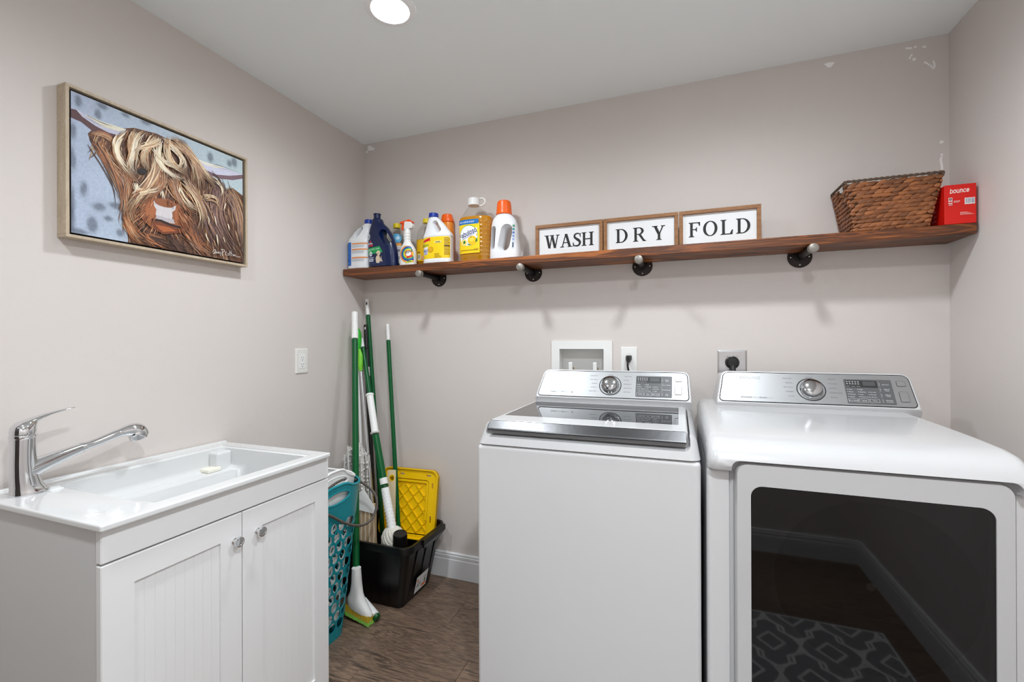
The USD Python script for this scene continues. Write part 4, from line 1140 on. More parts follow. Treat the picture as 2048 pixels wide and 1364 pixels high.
P.rect(.000, .103, .040, .114, (252, 236, 150), .003).rect(.006, .1065, .034, .1105, (96, 84, 60))
lines_(P, .0, .046, .048, 4, .006, .0022, (176, 140, 30), .5, 6)
lines_(P, .054, .077, .126, 12, .0075, .0032, (150, 118, 24), .2, 7)
P.rect(.054, .086, .077, .091, (60, 50, 30))
m, c = P.mesh(S.front)
t.part('label', m, 'print', colors=c)

# big bottle of yellow cleaner
t = bottle('floor_cleaner_bottle', 'large clear bottle of yellow floor cleaner with white loop cap and Fabuloso label', 0.774, -0.098)
S = Shape([(0, .074, .046, 3.2, 0), (.006, .083, .054, 3.2, 0), (.06, .085, .056, 3.2, 0), (.12, .084, .055, 3.2, 0), (.205, .088, .058, 3, 0), (.218, .087, .057, 2.8, 0), (.245, .066, .048, 2.4, -.004), (.268, .045, .038, 2.1, -.010), (.282, .031, .030, 2, -.013), (.290, .027, .027, 2, -.014), (.296, .027, .027, 2, -.014)])
rip = lambda z: 0.0009 * math.sin(z * 2 * math.pi / 0.021) if 0.02 < z < 0.20 else 0.0
t.part('bottle_body', S.solid(n=110, ripple=rip), 'clear_plastic', smooth=45)
t.part('liquid', S.solid(n=90, z0=0.002, z1=0.224, grow=-0.0022, ripple=rip), 'amber_liquid', smooth=45)
cp = t.part('cap', ribbed_cap(.0300, .290, .327, -.014, 40, .9), 'plastic_soft_white', smooth=30)
a = np.linspace(-2.0, 2.0, 22)
t.part('cap_loop', tube(np.stack([.026 + .022 * np.cos(a) * 1.0, np.zeros(22), .306 + .019 * np.sin(a)], 1), .0045, 10), 'plastic_soft_white', smooth=True)
P = Print(0.004)
X = lambda px: (px - 420) * .000283
Zb = lambda py: (1285 - py) * .000264
pg = lambda *pts: Polygon([(X(a_), Zb(b_)) for a_, b_ in pts])
P.shape(sbox(X(148), Zb(1135), X(568), Zb(575)), (253, 214, 16)).shape(sbox(X(148), Zb(590), X(552), Zb(500)), (28, 112, 186))
P.text('NEW LEMON SCENT', X(170), Zb(560), .0072, (220, 234, 246), True, width=.085)
P.shape(affinity.scale(Point(X(355), Zb(800)).buffer(1, quad_segs=20), .052, .052), (150, 178, 70)).shape(affinity.scale(Point(X(352), Zb(806)).buffer(1, quad_segs=20), .0505, .0495), (244, 246, 250))
P.shape(pg((160, 830), (520, 655), (520, 730), (190, 880)), (244, 246, 250))
P.text('Fabuloso', X(176), Zb(862), .0235, (30, 36, 104), True, rot=0.33, width=.101)
P.shape(pg((230, 865), (480, 762), (480, 772), (232, 878)), (120, 134, 190))
P.shape(affinity.scale(Point(X(425), Zb(895)).buffer(1, quad_segs=16), .024, .022), (250, 198, 26)).shape(affinity.scale(Point(X(415), Zb(880)).buffer(1, quad_segs=16), .012, .010), (253, 222, 80))
P.shape(affinity.scale(Point(X(265), Zb(930)).buffer(1, quad_segs=16), .018, .016), (252, 224, 120)).shape(pg((250, 905), (290, 890), (300, 940), (255, 960)), (30, 124, 60))
P.shape(pg((330, 950), (360, 985), (410, 985), (370, 965)), (34, 120, 56)).shape(pg((490, 940), (500, 870), (520, 860), (530, 915)), (34, 120, 56)).shape(pg((385, 845), (410, 820), (412, 840)), (34, 120, 56))
P.shape(pg((500, 800), (515, 760), (525, 800), (518, 830)), (250, 206, 40))
lines_(P, X(190), X(550), Zb(1082), 1, .006, .0026, (170, 140, 20), .1, 3)
P.rect(X(180), Zb(1105), X(205), Zb(1060), (236, 190, 30)).rect(X(460), Zb(1075), X(545), Zb(1055), (200, 160, 24))
m, c = P.mesh(S.front, base=0.0012)
t.part('label', m, 'print', colors=c)

# white detergent jug with orange cap
t = bottle('detergent_jug', 'white detergent jug with orange cap and two handle holes, left of the WASH sign', 0.932, -0.100)
S = Shape([(0, .073, .043, 2.8, 0), (.006, .078, .048, 2.8, 0), (.02, .078, .048, 2.8, 0), (.10, .071, .045, 2.6, -.003), (.165, .067, .042, 2.5, -.004), (.195, .061, .039, 2.3, -.006), (.212, .050, .036, 2.2, -.007), (.222, .040, .034, 2, -.007), (.228, .036, .033, 2, -.007)])
t.part('jug', cut(S.solid(n=70), hole(.015, .106, .118, .046, 78), hole(-.054, .110, .105, .018, 86)), 'bleach_white', smooth=35)
t.part('cap', lathe([(0, .2265), (.039, .2265), (.040, .230), (.0385, .234), (.0375, .250), (.0350, .280), (.0325, .290), (.0270, .2945), (0, .2955)], 48, None, (-.007, 0, 0)), 'cap_orange', smooth=35)
P = Print(0.004)
P.rect(.048, .048, .0590, .172, (214, 222, 234)).rect(.0495, .055, .0565, .080, (100, 106, 124))
for i, colr in enumerate(((70, 150, 90), (60, 150, 150), (80, 120, 190), (120, 150, 210), (150, 170, 220))):
    P.rect(.0495, .156 - i * .0165, .0575, .166 - i * .0165, colr)
m, c = P.mesh(S.front)
t.part('label', m, 'print', colors=c)

# ---- tote, mops and brooms in the corner --------------------------------------------
def rr_ring(x0, x1, y0, y1, r, z, q=6):
    return np.array([(a, b, z) for a, b in list(rrect(x0, x1, y0, y1, r, q).exterior.coords)[:-1]])


tt = Thing('storage_tote', 'black plastic storage tote holding mops and the yellow lid', 'storage tote', (0.27, -0.24, 0))
TR = lambda e=0.0, z=0.325: rr_ring(0.022 - e, 0.572 + e, -0.418 - e, -0.052 + e, 0.055 + e, z)
TB = lambda e=0.0, z=0.0008: rr_ring(0.095 - e, 0.487 + e, -0.352 - e, -0.078 + e, 0.03 + e, z)


def mixr(a, b, f, z):
    r_ = a * (1 - f) + b * f
    r_[:, 2] = z
    return r_


outer = [TB(-0.006), TB(0, 0.006)] + [mixr(TB(), TR(-0.022), f, 0.006 + 0.284 * f) for f in (0.25, 0.5, 0.75, 1.0)]
outer += [TR(-0.004, 0.291), TR(0.002, 0.293), TR(0.003, 0.318), TR(0.0, 0.326)]
innr = [TR(-0.012, 0.326), TR(-0.015, 0.318), TR(-0.0265, 0.292)] + [mixr(TB(), TR(-0.0265), f, 0.008 + 0.284 * f) - 0 for f in (0.75, 0.5, 0.25)] + [TB(-0.010, 0.012)]
tm_ = loft(outer + innr); tm_.fix_normals()
tt.part('tub', tm_, 'tote_black', smooth=30)
for k in range(6):                                     # moulded ribs on the two faces that show
    x = 0.15 + k * 0.052
    tt.part('rib', hull([(x + dx, -0.353 - (0.036 * f) - dy, 0.02 + 0.25 * f) for dx in (0, 0.016) for dy in (-0.01, 0.0035) for f in (0, 1)]), 'tote_black')
for k in range(3):
    y = -0.30 + k * 0.085
    tt.part('rib', hull([(0.488 + 0.060 * f + d, y + dy, 0.02 + 0.25 * f) for dy in (0, 0.03) for d in (-0.01, 0.003) for f in (0, 1)]), 'tote_black')
tt.part('handle', hull([(x, y, z) for y0_, y1_, z, xs in ((-0.30, -0.09, 0.324, (0.560, 0.584)), (-0.30, -0.09, 0.298, (0.560, 0.584)), (-0.27, -0.12, 0.272, (0.545, 0.570))) for y in (y0_, y1_) for x in xs]), 'tote_black')
P = Print()
P.rect(0, 0, .108, .088, (228, 230, 230)).rect(.060, .010, .100, .024, (240, 112, 30)).rect(.010, .055, .022, .070, (240, 112, 30)).rect(.010, .030, .034, .034, (120, 122, 124)).rect(.080, .028, .090, .048, (60, 62, 64))
lines_(P, .012, .06, .046, 3, .006, .0025, (130, 132, 134), .3, 5)
P.rect(.070, .055, .098, .060, (150, 152, 154))
dz = np.array([0.060, 0, 0.25]); dz /= np.linalg.norm(dz)
m, c = P.mesh(planar(np.array((0.503, -0.272, 0.036)), (0, 1, 0), dz), base=0.004)
tt.part('product_label', m, 'print', colors=c, label='white and orange product label')

# yellow lid standing upright in the tote against the wall
Lo = np.array([0.190, -0.112, 0.225]); Lu = np.array([1.0, 0.06, 0.0]); Lu /= np.linalg.norm(Lu)
Lv = np.array([0.0, 0.17, 1.0]); Lv -= Lu * (Lv @ Lu); Lv /= np.linalg.norm(Lv)
LM = frame3(Lo, Lu, Lv)                                # x along, y up, z towards the camera
LW, LH = 0.335, 0.362
yl = Thing('tote_lid', 'yellow tote lid standing upright behind the mops in the black tote', 'lid', Lo)
slots = [rrect(0.262, 0.292, LH - 0.036, LH - 0.027, 0.004), rrect(LW - 0.036, LW - 0.027, LH - 0.10, LH - 0.068, 0.004), rrect(LW - 0.036, LW - 0.027, LH - 0.275, LH - 0.238, 0.004), rrect(0.10, 0.13, LH - 0.036, LH - 0.027, 0.004)]
o_ = rrect(0, LW, 0, LH, 0.042).intersection(Polygon([(0, 0), (LW - 0.06, 0), (LW, 0.06), (LW, LH), (0, LH)]))
rim = o_.difference(rrect(0.030, LW - 0.052, 0.02, LH - 0.055, 0.02))
for s_ in slots:
    rim = rim.difference(s_)
M1 = LM.copy(); M1[:3, 3] += LM[:3, 2] * 0.0
yl.part('lid_plate', ext(rrect(0.025, LW - 0.045, 0.025, LH - 0.048, 0.03), 0.003, M1), 'yellow_plastic')
M2 = LM.copy(); M2[:3, 3] += LM[:3, 2] * 0.0
yl.part('rim', ext(rim, 0.016, M2), 'yellow_plastic')
yl.part('edge_lip', ext(o_.difference(o_.buffer(-0.006)), 0.026, M2), 'yellow_plastic')
M3 = LM.copy(); M3[:3, 3] += LM[:3, 2] * 0.003
area = rrect(0.036, LW - 0.058, 0.03, LH - 0.085, 0.01)
for sgn in (1, -1):
    for k in range(-6, 12):
        c0 = k * 0.074
        ln = LineString([(0.0, c0 if sgn > 0 else LH - c0), (LW, (c0 + LW * 1.15) if sgn > 0 else LH - c0 - LW * 1.15)]).buffer(0.0032).intersection(area)
        if not ln.is_empty and ln.area > 1e-4:
            yl.part('rib', ext(ln, 0.006, M3), 'yellow_plastic')
lip = rrect(0.036, LW - 0.055, 0.02, LH - 0.06, 0.018)
yl.part('step', ext(lip.difference(lip.buffer(-0.012)).intersection(sbox(0.06, 0.10, LW, LH)), 0.010, M3), 'yellow_plastic')


def pole(p0, p1):
    p0, p1 = np.array(p0, float), np.array(p1, float)
    return lambda f: p0 + (p1 - p0) * f


def stick(t, f, spans):
    """coaxial pieces of a handle: (name, from, to, radius, material[, label])"""
    for nm, a, b, r, mat, *lb in spans:
        q = f(np.array(a)), f(np.array(b))
        r0, r1 = r if isinstance(r, tuple) else (r, r)
        n = 6
        pts_ = [q[0] + (q[1] - q[0]) * k / (n - 1) for k in range(n)]
        e = (q[1] - q[0]) / np.linalg.norm(q[1] - q[0])
        pts_ = [pts_[0], pts_[0] + e * min(r0, 0.006) * 0.5] + pts_[1:-1] + [pts_[-1] - e * 0.002, pts_[-1]]
        rr = np.linspace(r0, r1, len(pts_)); rr[0] *= 0.72; rr[-1] *= 0.85
        t.part(nm, tube(pts_, rr, 16), mat, smooth=40, label=lb[0] if lb else None)


# broom standing on the floor in front of the tote
A0, A1 = np.array((0.102, -0.206, 1.441)), np.array((0.335, -0.482, 0.150))
fA = pole(A0, A1)
br = Thing('angle_broom', 'green broom with thick white grip standing on the floor in front of the tote', 'broom', (0.345, -0.50, 0))
stick(br, fA, [('grip', 0.0, 0.112, (0.0165, 0.0172), 'plastic_white', 'white textured grip'), ('pole', 0.1125, 0.955, 0.0155, 'green_pole')])
knur = []
eA = (A1 - A0) / np.linalg.norm(A1 - A0)
for k in range(9):
    c = fA(0.035 + k * 0.0085)
    for s in (1, -1):
        ax = np.array([0.75, 0.65, 0.0]); up_ = np.array([0, 0, 1.0])
        a = np.linspace(0, 2 * np.pi, 13)
        nrm = np.cross(eA, ax)
        axx = np.cross(nrm, eA); axx /= np.linalg.norm(axx); nrm /= np.linalg.norm(nrm)
        knur.append(tube(np.stack([c + 0.0168 * (np.cos(q_) * axx + np.sin(q_) * nrm) + eA * 0.006 * s * np.sin(q_) for q_ in a]), 0.0009, 4))
br.part('grip_texture', trimesh.util.concatenate(knur), 'plastic_white', smooth=True)
bd = np.array([1.0, -0.10, 0.0]); bd /= np.linalg.norm(bd)                   # the head runs this way
bn = np.array([0.10, 1.0, 0.0]); bn /= np.linalg.norm(bn)
hc = np.array((0.347, -0.484, 0.0))
sock = []
for z, ua, ub, dpt in ((0.238, -0.031, 0.009, 0.020), (0.222, -0.031, 0.010, 0.020), (0.17, -0.034, 0.016, 0.021), (0.125, -0.044, 0.024, 0.022), (0.092, -0.056, 0.038, 0.024), (0.066, -0.062, 0.062, 0.026), (0.050, -0.062, 0.078, 0.026), (0.038, -0.060, 0.080, 0.025)):
    a = np.arange(28) * np.pi / 14
    u = (ua + ub) / 2 + (ub - ua) / 2 * np.sign(np.cos(a)) * np.abs(np.cos(a)) ** 0.75
    zz = z + np.where(z < 0.1, 0.20 * (0.075 - u), 0.0) * (1 if z < 0.08 else 0.5)
    sock.append(np.array([hc + bd * u_ + bn * v_ + np.array([0, 0, z_]) for u_, v_, z_ in zip(u, dpt * np.sin(a), zz)]))
sk_ = loft(sock); sk_.fix_normals()
br.part('broom_head', sk_, 'plastic_soft_white', smooth=40)
brs = random.Random(3)
bm = {'bristle_yellow': [], 'bristle_green': []}
for i in range(34):
    for j in range(6):
        u, v = -0.058 + i * 0.0040, -0.019 + j * 0.0076
        lift = 0.20 * (0.075 - u)
        top_ = hc + bd * u + bn * v + np.array([0, 0, 0.040 + lift])
        mid = hc + bd * (u * 1.04 + 0.002) + bn * (v * 1.12) + np.array([0, 0, 0.018 + lift * 0.8])
        end = hc + bd * (u * 1.06 + 0.003 + brs.uniform(-.001, .001)) + bn * (v * 1.18) + np.array([0, 0, 0.0012 + lift * 0.7 + brs.uniform(0, .003)])
        bm['bristle_yellow'].append(tube([top_, mid], (0.0036, 0.0040), 5))
        bm['bristle_green'].append(tube([mid, end], (0.0040, 0.0038), 5))
for k_, v_ in bm.items():
    br.part('bristles', trimesh.util.concatenate(v_), k_, kind='stuff')

# small hand brush lying behind the broom head
db = Thing('hand_brush', 'white handled brush with green tip lying on the floor behind the broom head', 'brush', (0.40, -0.43, 0))
hb_ = [np.array([np.array((0.340, -0.440, 0.066)) * (1 - f) + np.array((0.446, -0.472, 0.019)) * f + np.cross((0.75, -0.33, -0.3), (0, 0, 1)) / np.linalg.norm(np.cross((0.75, -0.33, -0.3), (0, 0, 1))) * w_ * np.cos(q_) + np.array((0, 0, 1)) * 0.0165 * h_ * np.sin(q_) for q_ in np.arange(20) * np.pi / 10]) for f, w_, h_ in ((0, 0.010, 0.8), (0.03, 0.016, 1.0), (0.8, 0.020, 1.0), (0.86, 0.020, 1.0))]
h1 = loft(hb_); h1.fix_normals()
db.part('handle', h1, 'plastic_white', smooth=40)
c0, c1 = np.array((0.340, -0.440, 0.066)), np.array((0.446, -0.472, 0.019))
db.part('tip', tube([c0 + (c1 - c0) * f for f in (0.865, 0.88, 0.97, 1.0)], (0.017, 0.0185, 0.0165, 0.008), 16), 'green_dark', smooth=40, label='dark green end cap')

# poles that stand in the tote
fB = pole((0.041, -0.028, 1.528), (0.266, -0.168, 0.029))
b_ = Thing('mop_pole', 'tallest green pole with white hang tip, leaning in the back corner', 'mop pole', (0.266, -0.168, 0.014))
stick(b_, fB, [('hang_tip', 0.0, 0.062, (0.0095, 0.0118), 'plastic_white', 'white plastic tip with hang hole'), ('pole', 0.0625, 1.0, 0.0122, 'green_pole')])
b_.part('hang_hole', ext(rrect(-0.004, 0.004, -0.008, 0.008, 0.0039), 0.0012, frame3(fB(0.018) + np.array((0.0035, -0.0098, 0)), (0.937, 0.349, 0), (0, 0, 1))), 'outlet_slot')
fC = pole((0.066, -0.072, 1.377), (0.240, -0.212, 0.029))
c_ = Thing('black_mop', 'black handled mop with rounded hook top, behind the green poles', 'mop pole', (0.235, -0.20, 0.014))
stick(c_, fC, [('hook_top', 0.0, 0.10, (0.0105, 0.0125), 'black_plastic'), ('pole', 0.10, 1.0, 0.0135, 'black_plastic'), ('brand_band', 0.175, 0.215, 0.0142, 'silver_pole', 'grey printed band')])
c_.part('hang_hole', ext(rrect(-0.0035, 0.0035, -0.02, 0.012, 0.0034), 0.0012, frame3(fC(0.018) + np.array((0.0035, -0.0098, 0)), (0.937, 0.349, 0), (0.1, -0.1, 1))), 'wall_paint')
fE = pole((0.178, -0.022, 1.381), (0.388, -0.20, 0.029))
e_ = Thing('mop_pole', 'single green pole with white tip leaning on the back wall right of the other handles', 'mop pole', (0.388, -0.2, 0.014))
stick(e_, fE, [('hang_tip', 0.0, 0.068, (0.0100, 0.0108), 'plastic_white'), ('pole', 0.0685, 1.0, 0.0112, 'green_pole')])
fG = pole((0.090, -0.142, 1.119), (0.316, -0.292, 0.029))
g_ = Thing('squeegee_mop', 'silver pole mop with lime yellow handle top', 'mop pole', (0.305, -0.28, 0.014))
stick(g_, fG, [('pole', 0.0, 0.40, 0.0098, 'silver_pole'), ('lower_pole', 0.4005, 0.93, 0.0116, 'silver_pole'), ('end_grip', 0.9305, 1.0, 0.0118, 'bristle_green')])
gt = spline([tuple(fG(0.0)), tuple(fG(-0.04)), tuple(fG(-0.075) + np.array((0.004, 0, 0))), tuple(fG(-0.11))], 14)
g_.part('handle_top', tube(gt, np.interp(np.linspace(0, 1, 14), [0, .3, .7, 1], [.009, .0155, .013, .006]), 14), 'lime_yellow', smooth=40)
fF = pole((0.050, -0.118, 1.206), (0.165, -0.205, 0.029))
f_ = Thing('flat_mop', 'white pole mop with bright green handle top behind the broom', 'mop pole', (0.16, -0.2, 0.014))
stick(f_, fF, [('pole', 0.0, 1.0, 0.0085, 'plastic_white')])
ft_ = spline([tuple(fF(0.01)), tuple(fF(-0.03)), tuple(fF(-0.085) + np.array((0.006, 0, 0))), tuple(fF(-0.13))], 16)
f_.part('handle_top', tube(ft_, np.interp(np.linspace(0, 1, 16), [0, .15, .5, .85, 1], [.0095, .0135, .0185, .0165, .007]), 14), 'lime_plastic', smooth=40)

# twist mop: pole, two white grips, knotted cotton head
D0, D1, D2 = np.array((0.047, -0.082, 1.300)), np.array((0.255, -0.235, 0.80)), np.array((0.418, -0.315, 0.34))
fD, fD2 = pole(D0, D1), pole(D1, D2)
d_ = Thing('twist_mop', 'green twist mop with two white grips and knotted cotton head in the tote', 'mop', (0.40, -0.33, 0.2))
stick(d_, fD, [('hang_tip', 0.0, 0.10, (0.009, 0.011), 'plastic_white'), ('pole', 0.101, 0.62, 0.0118, 'green_pole')])
stick(d_, fD, [('upper_grip', 0.615, 0.985, 0.0185, 'plastic_white', 'white plastic grip')])
for f0, r0 in ((0.612, 0.0225), (0.985, 0.026)):
    q = fD(f0); e = (D1 - D0) / np.linalg.norm(D1 - D0)
    d_.part('grip_collar', tube([q - e * 0.006, q, q + e * 0.006], (0.0195, r0, 0.021), 18), 'plastic_white', smooth=40)
stick(d_, fD2, [('lower_pole', 0.0, 0.46, (0.0172, 0.0185), 'green_pole'), ('label_collar', 0.45, 0.52, 0.0198, 'plastic_white', 'white label collar'), ('green_band', 0.5205, 0.5495, 0.0200, 'green_dark'), ('lower_grip', 0.55, 0.985, (0.0190, 0.0225), 'plastic_white', 'white dimpled grip')])
dm = []
e2 = (D2 - D1) / np.linalg.norm(D2 - D1)
for i in range(11):
    for j in range(10):
        q_ = 2 * np.pi * (j + 0.5 * (i % 2)) / 10
        ax = np.cross(e2, (0, 0, 1.0)); ax /= np.linalg.norm(ax); ay = np.cross(e2, ax)
        fr_ = 0.58 + i * 0.033
        dm.append(trimesh.Trimesh(trimesh.creation.icosphere(subdivisions=0).vertices * 0.0024 + fD2(fr_) + (0.0188 + 0.0035 * (fr_ - 0.55) / 0.43) * (np.cos(q_) * ax + np.sin(q_) * ay), trimesh.creation.icosphere(subdivisions=0).faces))
d_.part('grip_texture', trimesh.util.concatenate(dm), 'plastic_white', smooth=True, kind='stuff')
kn = []
kc = np.array((0.416, -0.312, 0.330))
for i in range(15):
    q_ = i / 15 * 2 * np.pi
    pts_ = [kc + np.array((0, 0, 0.03)) + 0.012 * np.array((np.cos(q_), np.sin(q_), 0)), kc + 0.040 * np.array((np.cos(q_ + .4), np.sin(q_ + .4) * 0.9, 0.25)), kc + 0.038 * np.array((np.cos(q_ + 1.2), np.sin(q_ + 1.2), -0.75)), kc + 0.020 * np.array((np.cos(q_ + 2.1), np.sin(q_ + 2.1), -1.2)), kc + 0.036 * np.array((np.cos(q_ + 2.9), np.sin(q_ + 2.9), -2.0)), kc + 0.040 * np.array((np.cos(q_ + 3.6), np.sin(q_ + 3.6), -2.6))]
    kn.append(tube(spline(pts_, 22), 0.0122, 8))
for i in range(7):
    a = np.linspace(i * 0.9, i * 0.9 + 3.6, 14)
    kn.append(tube(np.stack([kc[0] + 0.050 * np.cos(a), kc[1] + 0.045 * np.sin(a), kc[2] - 0.012 + 0.010 * np.sin(2 * a + i) - 0.006 * i], 1), 0.0088, 8))
d_.part('cotton_head', trimesh.util.concatenate(kn), 'cotton', smooth=True, label='knotted cotton yarn')

# fringed dust mop head and tan flat mop pad
fm = Thing('dust_mop', 'white fringed dust mop head upright in the tote behind the broom', 'mop', (0.13, -0.25, 0.1))
fb = np.array((0.140, -0.245, 0.0))
fr = []
for i in range(80):
    q_ = brs.uniform(0, 2 * np.pi); rr = brs.uniform(0.02, 0.078)
    x, y_ = rr * np.cos(q_), 0.6 * rr * np.sin(q_)
    h = 0.755 - 1.0 * abs(x) + brs.uniform(-0.03, 0.0)
    n = 16
    z = np.linspace(0.18, h, n)
    ww = np.cumsum(nrg.normal(0, 0.0012, (n, 2)), 0)
    fr.append(tube(np.stack([fb[0] + x * (1 - 0.25 * (z - 0.2)) + ww[:, 0], fb[1] + y_ + ww[:, 1], z], 1), 0.0050, 5))
    for zz in np.arange(0.3, h, 0.035):
        fr.append(trimesh.Trimesh(trimesh.creation.icosphere(subdivisions=0).vertices * 0.0075 + np.array((fb[0] + x * (1 - 0.25 * (zz - 0.2)), fb[1] + y_, zz + brs.uniform(-.01, .01))), trimesh.creation.icosphere(subdivisions=0).faces))
fm.part('fringe', trimesh.util.concatenate(fr), 'cotton_gray', smooth=True, kind='stuff')
fm.part('core', cyl((fb[0], fb[1], 0.03), (fb[0], fb[1], 0.70), 0.012, None, 14), 'plastic_white', smooth=40)

pd = Thing('flat_mop_pad', 'tan striped flat mop pad with white plastic plate in the tote', 'mop', (0.29, -0.345, 0.03))
po, pu = np.array((0.226, -0.338, 0.10)), np.array((0.90, 0.38, 0.0))
pu /= np.linalg.norm(pu)
pn = np.cross(pu, (0, 0, 1.0))
st_ = []
for i in range(15):
    u = -0.005 + i * 0.0066
    st_.append((i % 3 != 1, tube(np.stack([po + pu * (u + 0.0014 * math.sin(z * 60 + i)) + pn * (0.013 - 0.00022 * (i - 7) ** 2) + np.array((0, 0, z)) for z in np.linspace(0, 0.37, 30)]), 0.0046, 6)))
pd.part('yarn', trimesh.util.concatenate([m_ for k_, m_ in st_ if k_]), 'mop_tan', smooth=True, kind='stuff')
pd.part('yarn_stripe', trimesh.util.concatenate([m_ for k_, m_ in st_ if not k_]), 'mop_tan_pale', smooth=True, kind='stuff')
pd.part('backing', hull(np.vstack([po + pu * u + pn * v + np.array((0, 0, z)) for u in (-0.008, 0.092) for v in (-0.004, 0.008) for z in (0.0, 0.37)])), 'mop_tan')
pd.part('plate', hull(np.vstack([po + pu * u + pn * v + np.array((0, 0, z)) for u, z in ((-0.002, 0.42), (0.034, 0.45), (0.094, 0.345), (0.09, 0.325), (0.03, 0.35), (0.0, 0.35)) for v in (0.014, 0.022)])), 'plastic_white')

# wooden paddle, black cap can
wp = Thing('wood_paddle', 'pale wooden stick with a hang hole between the mop grips and the yellow lid', 'wooden stick', (0.33, -0.2, 0.1))
wo_ = np.array((0.305, -0.215, 0.02)); wu = np.array((0.937, 0.349, 0)); wv = np.array((-0.035, 0.05, 1.0)); wv /= np.linalg.norm(wv)
wpoly = unary_union([rrect(0.0, 0.044, 0, 0.585, 0.006)]).difference(affinity.scale(Point(0.024, 0.545).buffer(0.011), 1, 1.35))
wp.part('paddle', ext(wpoly, 0.006, frame3(wo_, wu, np.cross(np.cross(wu, wv), wu) / np.linalg.norm(np.cross(np.cross(wu, wv), wu)))), 'wood_light')
ring_ = affinity.scale(Point(0.024, 0.545).buffer(0.0135), 1, 1.3).difference(affinity.scale(Point(0.024, 0.545).buffer(0.0108), 1, 1.35))
wp.part('hole_rim', ext(ring_, 0.0072, frame3(wo_, wu, np.cross(np.cross(wu, wv), wu) / np.linalg.norm(np.cross(np.cross(wu, wv), wu)))), 'yellow_plastic')
cn = Thing('spray_can', 'spray can with black cap standing in the front corner of the tote', 'can', (0.496, -0.362, 0.014))
cax = np.array((0.040, -0.047, 0.345)); cax /= np.linalg.norm(cax)
cb0 = (0.440, -0.298, 0.0225)
cn.part('can_body', lathe([(0, 0.0), (0.026, 0.0), (0.028, 0.003), (0.028, 0.255), (0.026, 0.268), (0, 0.270)], 32, cax, cb0), 'black_plastic', smooth=35)
cn.part('cap', lathe([(0, 0.2705), (0.036, 0.2705), (0.0362, 0.278), (0.0350, 0.280), (0.0335, 0.338), (0.0315, 0.3445), (0.027, 0.3455), (0.026, 0.3435), (0, 0.343)], 36, cax, cb0), 'black_plastic', smooth=35)

